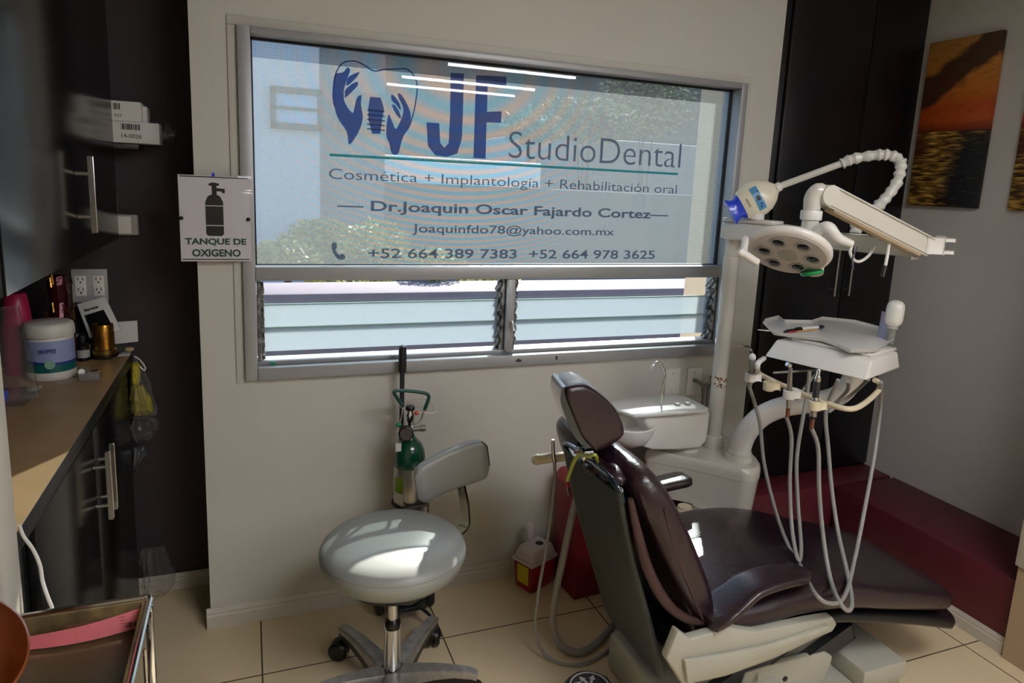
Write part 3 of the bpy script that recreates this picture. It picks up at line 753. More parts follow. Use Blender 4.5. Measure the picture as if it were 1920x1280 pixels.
b = MB(); b.lathe([(.004, 0), (.009, 0), (.009, .012), (.004, .012)], (-.485, 2.36, ZC+.024), 16, (.3, -1, .2)); b.build('roll', M_white, t)
t = thing('swab_packet', (-.52, 2.335, ZC), 'flat clear packet of white strips in front of the wipes tub', 'packet')
MB().bar((-.545, 2.32, ZC+.004), (-.495, 2.345, ZC+.004), .02, .006, .002).build('packet_body', M_wrap, t)
# framed price card leaning by the outlet
t = thing('picture_frame', (-.46, 2.66, ZC), 'tilted white framed card with a dark picture leaning under the outlet', 'card')
A, B_, C_, D_ = P(144, 570, Y=2.69), P(196, 556, Y=2.68), P(226, 618, Y=2.63), P(168, 634, Y=2.63)
n_ = (B_-A).cross(D_-A).normalized()*-1
if n_.y > 0: n_ = -n_
MB().prism([A, B_, C_, D_], -n_*.010, .0012).build('frame_board', M_paper, t)
lerp = lambda u, v: (A*(1-u)+B_*u)*(1-v)+(D_*(1-u)+C_*u)*v
MB().prism([lerp(.1, .36), lerp(.78, .34), lerp(.82, .9), lerp(.12, .92)], n_*.0008).build('dark_picture', M_black, t)
text('card_word', 'Serena', M_blackink, t, lerp(.16, .27)+n_*.0004, (lerp(.8, .25)-lerp(.16, .27)), (lerp(.16, .1)-lerp(.16, .27)), .045, .011, .0006, .02)
one('notice_paper', MB().prism([P(214, 604, Y=2.722), P(257, 601, Y=2.722), P(259, 640, Y=2.722), P(216, 645, Y=2.722)], (0, .003, 0)), M_paper, 'small upright white paper against the dark wall at the counter end', 'paper')
one('leaflet', MB().prism([P(219, 648, Z=ZC), P(252, 640, Z=ZC), P(243, 666, Z=ZC), P(216, 668, Z=ZC)], (0, 0, .002)), M_paper, 'white leaflet lying at the far corner of the counter', 'paper')
t = thing('green_brush', (-.45, 2.645, ZC+.003), 'dark green bristle brush with a wooden tip at the counter end', 'brush')
b = MB(); b.pad([(-.50, ZC+.02), (-.485, ZC+.022), (-.45, ZC+.022), (-.42, ZC+.02), (-.41, ZC+.018)], [.004, .014, .018, .014, .004], [.01, .028, .03, .026, .01], 2.66, nseg=16)
b.build('bristles', mat('dark_green_bristle', '#2b3324', .8, bump=.8, bscale=150), t)
b = MB(); b.pad([(-.412, ZC+.018), (-.405, ZC+.018), (-.39, ZC+.018), (-.383, ZC+.018)], [.004, .008, .008, .003], [.006, .014, .014, .006], 2.66, nseg=14); b.build('wooden_tip', mat('pale_wood', '#a68b68', .5), t)
t = thing('gift_pouch', (-.56, 2.60, ZC), 'glittery gold and maroon wrapped pouch in the dark corner under the cabinet', 'pouch')
b = MB(); b.lathe([(0, 0), (.035, .0), (.04, .06), (.034, .16), (.022, .20), (.030, .26), (.024, .29), (0, .28)], (-.575, 2.57, ZC), 14)
for v in b.bm.verts: v.co += Vector((rnd.uniform(-1, 1), rnd.uniform(-1, 1), rnd.uniform(-1, 1)))*.005
b.build('wrap_body', mat('maroon_foil', '#4a1a24', .25, metal=.5, bump=.6, bscale=60), t, angle=15)
b = MB()
for k in range(40):
    a = rnd.uniform(0, 2*PI); z = ZC+rnd.uniform(.14, .30); r = .036
    b.bar((-.575+r*math.cos(a), 2.57+r*math.sin(a), z), (-.575+(r+.004)*math.cos(a+.1), 2.57+(r+.004)*math.sin(a+.1), z-.03), .004, .0008)
tag(b.build('gold_tinsel', M_gold, t), kind='stuff')
t = thing('pebble_cluster', (-.55, 2.66, ZC), 'small dark cluster of stones and beads behind the tiny bottle', 'ornament')
b = MB()
for k in range(22): b.ball((-.555+rnd.uniform(-.05, .05), 2.655+rnd.uniform(-.02, .03), ZC+.012+rnd.uniform(0, .06)), (.012, .011, .010), 8)
b.build('pebbles', mat('dark_pebbles', '#2f3230', .35, col2='#74786f', nscale=50), t)

# bags hanging in the gap at the cabinet end
def bagshape(pts, d, seed, Yc):
    """crumpled film: rings between left and right outline pixels on the plane Y, folded by random creases"""
    r = random.Random(seed); b = MB(); rs = []; M_ = len(pts)
    fold = [r.uniform(.72, 1.12) for k in range(22)]
    for i in range((M_-1)*3+1):
        u = i/3; j = min(int(u), M_-2); v = u-j
        xl, xr, y = [pts[j][k]*(1-v)+pts[j+1][k]*v for k in range(3)]; dd = d[j]*(1-v)+d[j+1]*v
        a, c_ = P(xl, y, Y=Yc), P(xr, y, Y=Yc); m_ = (a+c_)/2; hw = (c_.x-a.x)/2; ring = []
        for k in range(22):
            an = 2*PI*k/22; w_ = fold[k]*r.uniform(.86, 1.1)
            ring.append(Vector((m_.x+hw*math.cos(an)*w_, Yc+dd*math.sin(an)*w_, m_.z+r.uniform(-.006, .006))))
        rs.append(ring)
    return b.rings(rs)
t = thing('hanging_bag', P(262, 680, Y=2.665), 'knotted clear bag with yellow contents hanging at the cabinet end', 'bag')
bagshape([(250, 258, 668), (246, 268, 690), (242, 280, 720), (240, 288, 755), (240, 295, 778), (248, 285, 782)], [.01, .025, .035, .04, .038, .01], 2, 2.666).build('bag_film', M_wrap, t, angle=25)
bagshape([(246, 262, 682), (245, 264, 700), (245, 262, 716), (250, 258, 720)], [.012, .018, .015, .006], 5, 2.662).build('yellow_pack', mat('bright_yellow', '#c9bb1e', .4), t, angle=25)
bagshape([(246, 268, 722), (244, 282, 745), (244, 288, 768), (250, 280, 776)], [.008, .026, .026, .01], 6, 2.662).build('yellow_pack', mat('olive_yellow', '#9c9030', .45, noise=.3, nscale=30), t, angle=25)
MB().tube(cr([P(252, 668, Y=2.66), P(262, 674, Y=2.655), P(272, 688, Y=2.65), P(270, 694, Y=2.65), P(262, 686, Y=2.65)], 5), .0025, 6).build('tie', M_white, t)
one('crumpled_bag', bagshape([(248, 280, 783), (243, 294, 795), (245, 295, 808), (250, 288, 820), (255, 275, 827)], [.015, .03, .035, .03, .01], 8, 2.665), M_wrap, 'crumpled translucent bag hanging right below the yellow bag', 'bag', angle=25)
one('grey_pouch', bagshape([(250, 270, 838), (248, 276, 846), (248, 264, 868), (248, 254, 882)], [.01, .02, .02, .006], 9, 2.665), mat('grey_film', '#4d4f52', .3), 'dull grey pouch hanging lowest in the gap beside the base cabinet', 'bag', angle=25)
one('trash_bag', bagshape([(262, 312, 1028), (262, 318, 1050), (264, 330, 1075), (262, 332, 1095), (268, 322, 1108), (275, 310, 1112)], [.015, .03, .045, .055, .05, .02], 12, 2.655), M_wrap, 'crumpled clear plastic bag on the floor in the corner of the recess', 'bag', angle=20)

# ------------------------------------------------------------------ acrylic oxygen sign
A, B_, C_, D_ = (P(332, 324, Y=2.405), P(474, 329, Y=2.405), P(474, 492, Y=2.405), P(333, 490, Y=2.405))
x0, x1, z0, z1 = -.205, .012, 1.306, 1.586
M_signclear = glassy('sign_acrylic', (1, 1, 1, 1), refl=.05)
t = thing('oxygen_sign', (-.10, 2.40, z0), 'clear acrylic sign with a black oxygen cylinder and green lettering left of the window', 'sign')
MB().box((x0, 2.3975, z0), (x1, 2.3985, z1), .0004).build('acrylic_front', M_signclear, t)
MB().box((x0+.004, 2.401, z0+.006), (x1-.006, 2.4015, z1-.004)).build('sheet', mat('sign_sheet', '#d2d0d6', .6), t)
b = MB(); yy = 2.4004
b.box((x0+.008, yy, z1-.010), (x1-.010, yy+.0004, z1-.007)); b.box((x0+.008, yy, z0+.011), (x1-.010, yy+.0004, z0+.014)); b.build('rule_lines', M_blackink, t)
xm = -.1
b = MB()
body = [(xm-.026, 1.400), (xm-.02, 1.393), (xm+.02, 1.393), (xm+.026, 1.400), (xm+.026, 1.500), (xm+.018, 1.518), (xm+.008, 1.524), (xm+.008, 1.534), (xm+.022, 1.534), (xm+.024, 1.529), (xm+.032, 1.529), (xm+.032, 1.543), (xm+.024, 1.543), (xm+.008, 1.544), (xm+.008, 1.550), (xm+.016, 1.553), (xm+.016, 1.558), (xm+.004, 1.561), (xm-.006, 1.561), (xm-.016, 1.556), (xm-.014, 1.552), (xm-.006, 1.550), (xm-.006, 1.524), (xm-.018, 1.518), (xm-.026, 1.500)]
b.prism([(x, yy, z) for x, z in body], (0, .0004, 0)); b.build('cylinder_symbol', M_blackink, t)
b = MB()
for z in (1.425, 1.487): b.box((xm-.0262, yy-.0004, z), (xm+.0262, yy-.0001, z+.0025))
b.build('symbol_bands', M_paper, t)
text('sign_line', 'TANQUE DE', M_greenink, t, (x0+.017, yy, 1.362), (1, 0, 0), (0, 0, 1), .180, .024, .0004, .035)
text('sign_line', 'OXIGENO', M_greenink, t, (x0+.036, yy, 1.327), (1, 0, 0), (0, 0, 1), .143, .024, .0004, .035)
for x in (x0+.010, x1-.012):
    MB().lathe([(0, 0), (.006, .0), (.006, .004), (.003, .007), (0, .0075)], (x, 2.398, 1.448), 14, (0, -1, 0)).build('screw_cap', M_black, t)
MB().box((xm-.004, 2.397, z1-.006), (xm+.004, 2.3979, z1+.005)).build('blue_tape', M_blue, t)
b = MB()
for x in (x0+.010, x1-.012): b.tube([(x, 2.4017, 1.448), (x, D-.001, 1.448)], .004, 10)
b.build('standoffs', M_steel, t)

# ------------------------------------------------------------------ pictures
def sunset():
    m = bpy.data.materials.new('sunset_print'); m.use_nodes = True
    n, l = m.node_tree.nodes, m.node_tree.links; b = n['Principled BSDF']; b.inputs['Roughness'].default_value = .5
    tc = n.new('ShaderNodeTexCoord'); sp = n.new('ShaderNodeSeparateXYZ'); l.new(tc.outputs['Generated'], sp.inputs[0])
    def mp(sc, loc=(0, 0, 0)):
        k = n.new('ShaderNodeMapping'); k.inputs['Scale'].default_value = sc; k.inputs['Location'].default_value = loc; l.new(tc.outputs['Generated'], k.inputs[0]); return k.outputs[0]
    def noise(v, s, d=5, dist=0):
        k = n.new('ShaderNodeTexNoise'); k.inputs['Scale'].default_value = s; k.inputs['Detail'].default_value = d; k.inputs['Distortion'].default_value = dist; l.new(v, k.inputs['Vector']); return k.outputs[0]
    def ramp(v, st):
        k = n.new('ShaderNodeValToRGB'); e = k.color_ramp.elements
        e[0].position, e[0].color = st[0][0], lin(st[0][1]); e[1].position, e[1].color = st[-1][0], lin(st[-1][1])
        for p_, c_ in st[1:-1]: q = e.new(p_); q.color = lin(c_)
        l.new(v, k.inputs[0]); return k.outputs[0]
    def mix(f, a, c_, bt='MIX'):
        k = n.new('ShaderNodeMix'); k.data_type = 'RGBA'; k.blend_type = bt
        if isinstance(f, (int, float)): k.inputs[0].default_value = f
        else: l.new(f, k.inputs[0])
        for i, v in ((6, a), (7, c_)):
            if isinstance(v, tuple): k.inputs[i].default_value = v
            else: l.new(v, k.inputs[i])
        return k.outputs[2]
    def mth(op, a, c_):
        k = n.new('ShaderNodeMath'); k.operation = op; k.use_clamp = op in ('MULTIPLY',)
        for i, v in enumerate((a, c_)):
            if isinstance(v, (int, float)): k.inputs[i].default_value = v
            else: l.new(v, k.inputs[i])
        return k.outputs[0]
    U, V = sp.outputs[1], sp.outputs[2]     # U: 1 at the left edge of the print, V: up
    skyc = ramp(V, [(.46, '#7a2c12'), (.52, '#c85a1c'), (.60, '#c2541e'), (.70, '#d07a2c'), (.85, '#c98a3e'), (1, '#b88a4a')])
    cl = noise(mp((1, .9, 3.0), (0, .3, 0)), 2.6, 6, .4)
    line = mth('SUBTRACT', V, mth('SUBTRACT', .97, mth('ABSOLUTE', mth('MULTIPLY', U, .30), 0)))
    core = mth('SUBTRACT', 1.0, mth('ABSOLUTE', mth('DIVIDE', line, .17), 0))
    clf = ramp(mth('ADD', mth('MULTIPLY', cl, 1.0), mth('ADD', core, -.42)), [(.40, '#000000'), (.62, '#ffffff')])
    skyc = mix(mth('MULTIPLY', clf, .9), skyc, lin('#2b2322'))
    st = noise(mp((1, 2, 14)), 3, 4); stf = ramp(st, [(.5, '#000000'), (.7, '#ffffff')]); skyc = mix(mth('MULTIPLY', stf, .4), skyc, lin('#7a2a14'))
    rip = noise(mp((1, 1.5, 30)), 3.2, 5, .25)
    seaglow = ramp(rip, [(.40, '#3a2412'), (.52, '#8a6426'), (.62, '#d8b258')])
    seadark = ramp(rip, [(.42, '#0c0d12'), (.6, '#1c1c22'), (.68, '#5a4a36')])
    side = mth('ADD', mth('MULTIPLY', mth('SUBTRACT', U, .25), 1.6), mth('MULTIPLY', mth('SUBTRACT', V, .18), 1.1))
    sidef = ramp(mth('ADD', side, mth('MULTIPLY', rip, .25)), [(.35, '#000000'), (.75, '#ffffff')])
    sea = mix(sidef, seadark, seaglow)
    wv = noise(mp((1, 3, 7)), 2, 3); 
    dx = mth('SUBTRACT', U, 1.0); dz = mth('SUBTRACT', V, .36); rr = mth('ADD', mth('MULTIPLY', mth('ABSOLUTE', dx, 0), 1.0), mth('MULTIPLY', mth('ABSOLUTE', dz, 0), 3.0))
    wf = ramp(rr, [(.18, '#ffffff'), (.34, '#000000')]); sea = mix(mth('MULTIPLY', wf, .85), sea, lin('#5c2618'))
    hor = mth('GREATER_THAN', V, .455)
    l.new(mix(hor, sea, skyc), b.inputs['Base Color'])
    return m
M_sun = sunset()
for k, (ya, yb) in enumerate(((2.045, 2.372), (1.582, 1.912))):
    t = thing('canvas_print', (2.87, (ya+yb)/2, 1.58), ('tall canvas of a sunset over the sea nearest the black closet', 'tall sunset canvas cut off by the right edge of the photo')[k], 'picture', 'sunset canvases on the right wall')
    MB().box((2.858, ya, 1.582), (2.8835, yb, 2.298), .002).build('canvas', M_sun, t)

# ------------------------------------------------------------------ trolley on the left
t = thing('trolley', (-.32, 1.1, 0), 'worn metal trolley with a stained brown tray top at the lower left', 'trolley')
cx0, cx1, cy0, cy1, cz = -.52, -.178, .80, 1.262, .85
MB().box((cx0, cy0, cz-.045), (cx1-.006, cy1-.006, cz-.040), .001).build('tray_floor', M_cartfloor, t)
b = MB(); b.box((cx0, cy1-.010, cz-.045), (cx1-.006, cy1-.004, cz), .001); b.build('rear_rim', M_woodedge, t)
b = MB(); b.box((cx0, cy0, cz-.045), (cx1-.006, cy0+.006, cz), .001); b.box((cx0, cy0, cz-.045), (cx0+.006, cy1-.006, cz), .001); b.box((cx1-.012, cy0, cz-.045), (cx1-.006, cy1-.006, cz-.002), .001); b.build('rim', M_woodedge, t)
b = MB(); b.tube(cr([(cx0, cy1, cz+.001), (cx1-.03, cy1, cz+.001), (cx1-.006, cy1-.001, cz+.001), (cx1, cy1-.012, cz), (cx1, cy1-.05, cz), (cx1, cy0, cz)], 5), .005, 8); tag(b.build('top_rail', M_chrome, t), 'bent chrome edge rail')
for x, y in ((cx1, cy1-.02), (cx1, cy0+.02), (cx0, cy1-.02), (cx0, cy0+.02)):
    b = MB(); b.tube([(x, y, cz-.004), (x, y, .05)], .0065, 8); lg = b.build('leg', M_chrome, t)
    b = MB(); b.lathe([(0, 0), (.022, 0), (.025, .006), (.025, .018), (.022, .024), (0, .024)], (x-.012, y, .0255), 18, (1, 0, 0)); b.build('wheel', M_blackrub, lg)
for z in (.28, .56):
    MB().box((cx0+.004, cy0+.004, z), (cx1-.008, cy1-.026, z+.008), .002).build('shelf', M_darksteel, t)
b = MB()
for q in ((cz-.01, .62), (.62, .34)): b.tube([(cx1+.004, cy1-.03, q[0]), (cx1+.004, cy1-.15, q[1])], .003, 6)
b.tube([(cx1+.004, cy1-.12, cz-.02), (cx1+.004, cy1-.12, .58)], .003, 6); b.build('side_braces', M_chrome, t)
t = thing('paper_slip', (-.26, 1.24, cz-.039), 'long pink printed paper leaning inside the trolley tray', 'paper')
def slip(x0, x1, dz, tw):
    b = MB(); rs = []
    for k in range(13):
        u = k/12; x = x0+(x1-x0)*u; y = 1.236-.012*math.sin(u*3)-tw*(1-u); rs.append([Vector((x, y, cz-.0385+.001)), Vector((x, y+.012, cz-.0385+dz*(.55+.45*u))), Vector((x, y+.0126, cz-.0385+dz*(.55+.45*u))), Vector((x, y+.0008, cz-.0385+.001))])
    return b.rings(rs)
slip(-.365, -.190, .030, .012).build('sheet', M_pink, t)
b = MB()
for k in range(5): 
    z = cz-.0385+.004+.005*k; b.bar((-.30, 1.2275+.012*(.004+.005*k)/.03-.0035, z), (-.215, 1.2275+.012*(.004+.005*k)/.03-.0005, z), .0004, .0009)
b.build('print_lines', mat('faded_red_ink', '#8a3b42', .6), t)
barcode('barcode', (-.212, 1.2275, cz-.030), (1, 0, 0), (0, .35, 1), .018, .008, t)
# wooden bowl, tilted towards the camera
b = MB(); ax = Vector((.28, -.46, .84)).normalized()
bc = Vector((-.415, 1.075, .872))
b.lathe([(0, 0), (.035, .0), (.06, .012), (.082, .040), (.092, .075), (.0935, .098), (.0905, .100), (.088, .078), (.078, .045), (.055, .018), (.03, .010), (0, .009)], bc-ax*.02, 44, ax)
one('wooden_bowl', b, M_wood, 'glossy red brown wooden bowl tipped on the trolley at the left edge', 'bowl')
one('power_flex', MB().tube(cr([P(36, 985, Y=1.31), P(44, 1005, Y=1.318), P(62, 1030, Y=1.325), P(75, 1060, Y=1.325), P(80, 1090, Y=1.325), P(90, 1120, Y=1.322), P(99, 1145, Y=1.318), P(104, 1190, Y=1.315), (-.32, 1.312, .55)], 6), .0032, 8), M_white, 'thin white power cord hanging down past the black base cabinet by the left jamb', 'cord')

# ------------------------------------------------------------------ oxygen cylinder on its trolley
ox, oy = .515, 2.29
t = thing('oxygen_cylinder', (ox, oy, .07), 'silver oxygen cylinder with green shoulder standing behind the grey stool', 'gas cylinder')
MB().lathe([(0, .075), (.050, .075), (.0555, .085), (.0555, .60), (.0, .60)], (ox, oy, 0), 40).build('tank', mat('bare_aluminium', '#b3b2ab', .32, metal=.9, noise=.1, nscale=20), t)
MB().lathe([(.0556, .598), (.0565, .600), (.0562, .632), (.052, .655), (.043, .676), (.028, .692), (.020, .700), (.018, .708), (0, .708)], (ox, oy, 0), 40).build('shoulder', M_green, t)
b = MB(); rs = []
for k in range(9):
    a = PI*1.08+k*.09; rs.append([Vector((ox+r*math.cos(a), oy+r*math.sin(a), z)) for r, z in ((.0562, .51), (.0562, .565), (.0556, .565), (.0556, .51))])
b.rings(rs); tag(b.build('label_green', mat('lime_label', '#7fa32a', .5), t), 'lime green label')
b = MB(); rs = []
for k in range(9):
    a = PI*1.08+k*.09; rs.append([Vector((ox+r*math.cos(a), oy+r*math.sin(a), z)) for r, z in ((.0562, .47), (.0562, .508), (.0556, .508), (.0556, .47))])
b.rings(rs); b.build('label_white', M_paper, t)
v = MB().lathe([(0, .708), (.014, .708), (.014, .745), (.0165, .748), (.0165, .790), (.0, .79)], (ox, oy, 0), 24).build('valve_body', M_chrome, t)
MB().lathe([(0, .802), (.0155, .802), (.0165, .806), (.0165, .812), (.014, .816), (0, .817)], (ox-.001, oy-.002, 0), 24).build('valve_knob', M_black, v)
MB().lathe([(0, .79), (.012, .79), (.012, .8015), (0, .8015)], (ox-.001, oy-.002, 0), 18).build('valve_stem', M_chrome, v)
g = MB().lathe([(0, -.012), (.024, -.012), (.026, -.008), (.026, .012), (.0235, .014), (0, .0145)], (ox-.022, oy-.04, .732), 30, (-.28, -1, .05)).build('pressure_gauge', M_black, t)
MB().lathe([(0, .0147), (.021, .0147), (.021, .0155), (0, .0155)], (ox-.022, oy-.04, .732), 30, (-.28, -1, .05)).build('gauge_face', mat('gauge_face', '#2b2333', .15, coat=1), g)
MB().lathe([(0, 0), (.009, 0), (.009, .028), (.0115, .029), (.0115, .046), (.009, .048), (0, .048)], (ox+.006, oy-.01, .733), 20, (1, -.2, .08)).build('outlet_barb', M_steel, t)
MB().ball((ox-.045, oy-.02, .757), (.012, .01, .008), 14).build('cap_tab', mat('green_plastic', '#1c7a4c', .35), t)
MB().tube(cr([P(754, 765, Y=2.27), P(742, 742, Y=2.265), P(739, 735, Y=2.262), P(745, 732, Y=2.262), P(770, 733, Y=2.262), P(797, 737, Y=2.262), P(804, 743, Y=2.262), P(801, 755, Y=2.265), P(793, 775, Y=2.27), P(788, 788, Y=2.275), P(776, 796, Y=2.28)], 6), .0028, 10).build('wire_bail', M_chrome, t)
MB().tube(cr([P(756, 762, Y=2.268), P(742, 742, Y=2.265), P(739, 735, Y=2.262), P(745, 732, Y=2.262), P(770, 733, Y=2.262), P(797, 737, Y=2.262), P(804, 743, Y=2.262), P(801, 755, Y=2.265), P(796, 768, Y=2.268)], 6), .0062, 12).build('bail_grip', M_greengrip, t)
MB().tube(cr([P(779, 772, Y=2.275), P(795, 774, Y=2.28), P(812, 774, Y=2.29), P(817, 768, Y=2.31), P(808, 752, Y=2.35), P(790, 746, Y=2.37), P(772, 748, Y=2.37), P(758, 760, Y=2.36), P(752, 785, Y=2.34), P(744, 815, Y=2.30), P(746, 840, Y=2.25)], 6), .0028, 8).build('oxygen_tube', mat('clear_tube', '#d8d0c8', .25), t)
b = MB(); b.ball(P(781, 774, Y=2.274), (.008, .008, .008), 12); tag(b.build('red_connector', mat('orange_red', '#d2553a', .4), t), 'orange red tube connector')
b = MB(); q = P(748, 838, Y=2.242); b.box(q-Vector((.012, .001, .016)), q+Vector((.008, .001, .014)), .0004); b.build('hang_tag', M_paper, t)

t = thing('cylinder_trolley', (ox, oy+.05, 0), 'dark two wheeled trolley with upright pole and black grip holding the oxygen cylinder', 'trolley')
px_, py_ = .502, 2.372
MB().tube([(px_, py_, .05), (px_, py_, .94)], .0085, 14).build('pole', M_darksteel, t)
b = MB(); b.tube([(px_, py_, .918), (px_, py_, .925), (px_, py_, 1.0), (px_, py_, 1.012), (px_, py_, 1.016)], [.0135, .0145, .0145, .0125, .004], 16); b.build('grip', M_blackrub, t)
b = MB(); b.box((ox-.06, oy-.06, .055), (ox+.06, oy+.06, .070), .004); b.build('foot_plate', M_darksteel, t)
b = MB(); R0 = .0595
b.tube([(ox+R0*math.cos(a), oy+R0*math.sin(a), .455) for a in [2*PI*k/28 for k in range(28)]], .0045, 6, closed=True)
b.tube([(px_-.03, py_-.004, .455), (px_+.03, py_-.004, .455)], .005, 6); b.tube([(px_, py_, .455), (ox, oy+.058, .455)], .005, 6)
b.bar((ox-.05, oy-.063, .462), (ox+.058, oy-.063, .468), .006, .010, .001); b.bar((ox+.056, oy-.063, .468), (ox+.056, oy-.063, .42), .006, .006, .001, up=(1, 0, 0))
b.build('cradle_ring', M_darksteel, t)
for sgn in (-1, 1):
    b = MB(); b.lathe([(0, -.012), (.040, -.012), (.045, -.006), (.045, .006), (.040, .012), (0, .012)], (ox+sgn*.095, oy+.045, .0455), 24, (1, 0, 0)); b.build('wheel', M_blackrub, t)
    b = MB(); b.tube(cr([(ox+sgn*.03, oy-.05, .066), (ox+sgn*.06, oy-.10, .058), (ox+sgn*.075, oy-.14, .030)], 5), .006, 8); b.build('front_strut', M_darksteel, t)
    b = MB(); b.lathe([(0, 0), (.016, 0), (.014, .02), (.009, .032), (0, .033)], (ox+sgn*.078, oy-.146, .0005), 14); b.build('rubber_foot', M_blackrub, t)
b = MB(); b.tube([(ox-.085, oy+.045, .0455), (ox+.085, oy+.045, .0455)], .005, 8); b.build('axle', M_darksteel, t)

# ------------------------------------------------------------------ stool
sx, sy = .385, 1.905
t = thing('stool', (sx, sy, 0), 'grey vinyl dentist stool with chrome column and five castors', 'stool')
sc = (sx, sy, 0); zs = .422
prof = [(0, zs), (.10, zs), (.15, zs+.006), (.186, zs+.021), (.207, zs+.042), (.2165, zs+.063), (.2175, zs+.080), (.2155, zs+.0838), (.2165, zs+.0875), (.212, zs+.097), (.198, zs+.109), (.172, zs+.120), (.13, zs+.129), (.08, zs+.1345), (.03, zs+.136), (0, zs+.1362)]
tag(MB().lathe(prof, sc, 64).build('seat', M_vinyl, t), 'round domed grey vinyl seat')
MB().lathe([(0, zs-.012), (.15, zs-.012), (.155, zs-.001), (0, zs-.001)], sc, 40).build('seat_plate', M_black, t)
MB().lathe([(.0, .235), (.0145, .235), (.0145, zs-.013), (0, zs-.013)], sc, 24).build('piston', M_chrome, t)
MB().lathe([(0, .245), (.024, .245), (.024, .262), (.019, .268), (0, .268)], sc, 24).build('collar', M_black, t)
MB().lathe([(0, .085), (.026, .085), (.0265, .09), (.026, .243), (.023, .2445), (0, .2445)], sc, 30).build('gas_column', M_chrome, t)
MB().lathe([(0, .055), (.044, .055), (.046, .06), (.044, .088), (.034, .097), (0, .098)], sc, 30).build('hub', M_steel, t)
M_legtop = mat('polished_leg', '#b4b4b2', .35, metal=.7, noise=.25, nscale=40)
for k in range(5):
    a = math.radians(46+72*k); d = Vector((math.cos(a), math.sin(a), 0)); C0 = Vector(sc)
    b = MB(); rs = []
    for r, z, wd, hh in ((.030, .084, .030, .030), (.08, .096, .027, .024), (.14, .108, .023, .018), (.20, .114, .019, .014), (.25, .112, .017, .013), (.268, .106, .014, .012)):
        c_ = C0+d*r+Vector((0, 0, z)); s_ = Vector((-d.y, d.x, 0)); rs.append([c_+s_*(wd*x)+Vector((0, 0, hh*y)) for x, y in ((-1, -1), (1, -1), (1, .1), (.8, .6), (-.8, .6), (-1, .1))])
    b.rings(rs); lg = b.build('leg', M_legtop, t)
    b = MB(); b.rings([[c_+Vector((-d.y, d.x, 0))*(wd*x)+Vector((0, 0, hh*y)) for x, y in ((-.96, -1.02), (.96, -1.02), (.9, -2.6), (-.9, -2.6))] for c_, wd, hh in ((C0+d*.05+Vector((0, 0, .088)), .028, .022), (C0+d*.09+Vector((0, 0, .098)), .027, .022), (C0+d*.14+Vector((0, 0, .108)), .023, .018), (C0+d*.20+Vector((0, 0, .114)), .019, .014), (C0+d*.262+Vector((0, 0, .108)), .015, .012))])
    b.build('leg_underside', M_black, lg)
    cc = C0+d*.25; tn = Vector((-math.sin(a+.6), math.cos(a+.6), 0)); fo = Vector((tn.y, -tn.x, 0))
    b = MB(); b.tube([cc+Vector((0, 0, .066)), cc+Vector((0, 0, .088))], .008, 10)
    wc = cc+fo*.018+Vector((0, 0, .0325))
    rs = []
    for s_ in (-1, 1):
        b.lathe([(0, .004), (.026, .004), (.0325, .008), (.0325, .020), (.027, .026), (0, .027)], wc, 22, tn*s_)
    b.ball(wc+Vector((0, 0, .012)), (.025, .025, .025), 14)
    b.build('castor', M_black, lg)
# backrest on a flat chrome bar
b = MB(); rs = []
bp = [(sx+.10, sy+.07, zs-.008), (sx+.19, sy+.125, zs-.006), (sx+.225, sy+.145, zs+.012), P(870, 985, Y=2.075), P(872, 955, Y=2.10), P(868, 925, Y=2.118), P(858, 880, Y=2.122)]
q = cr(bp, 6)
for i, p in enumerate(q):
    tgt = (q[min(i+1, len(q)-1)]-q[max(i-1, 0)]).normalized(); wdir = Vector((-.35, 1, 0)).normalized()*-1; wdir = (wdir-tgt*wdir.dot(tgt)).normalized(); nn = tgt.cross(wdir)
    rs.append([p+wdir*(.022*x)+nn*(.004*y) for x, y in ((-1, -1), (1, -1), (1, 1), (-1, 1))])
b.rings(rs); b.build('back_bar', mat('worn_chrome_bar', '#c2bda8', .2, metal=1, noise=.25, nscale=16), t)
def backpad(y_off, th, hgt, m, name, grow=0):
    A, B_ = P(776, 908, Y=2.075), P(909, 853, Y=2.10)
    if y_off: A, B_ = P(790, 906, Y=2.075), P(914, 858, Y=2.10)
    b = MB(); rs = []; N = 18; dirv = (B_-A)
    A = A-dirv.normalized()*grow; B_ = B_+dirv.normalized()*grow
    upv = Vector((-.20, -.10, 1)).normalized()
    nn = dirv.normalized().cross(upv).normalized()
    if nn.y > 0: nn = -nn
    for k in range(N+1):
        u = k/N; e = 1-abs(2*u-1)**7; e2 = max(.0, e)**.5
        sc_ = .80+.20*e2; ht = hgt*(.62+.38*e2)*(.92+.12*u) if 0 < k < N else hgt*.60
        tt = th*(.35+.65*e2) if 0 < k < N else th*.3
        c_ = A+(B_-A)*u + nn*(.020*((2*u-1)**2)) + nn*y_off
        r = []
        for j in range(24):
            an = 2*PI*j/24; c1, s1 = math.cos(an), math.sin(an)
            r.append(c_+upv*(math.copysign(abs(c1)**.5, c1)*ht/2)+nn*(math.copysign(abs(s1)**.6, s1)*tt/2))
        rs.append(r)
    return b.rings(rs).build(name, m, t)
backpad(0, .052, .150, M_vinyl, 'backrest')
backpad(-.030, .012, .128, M_black, 'back_plate', .010)

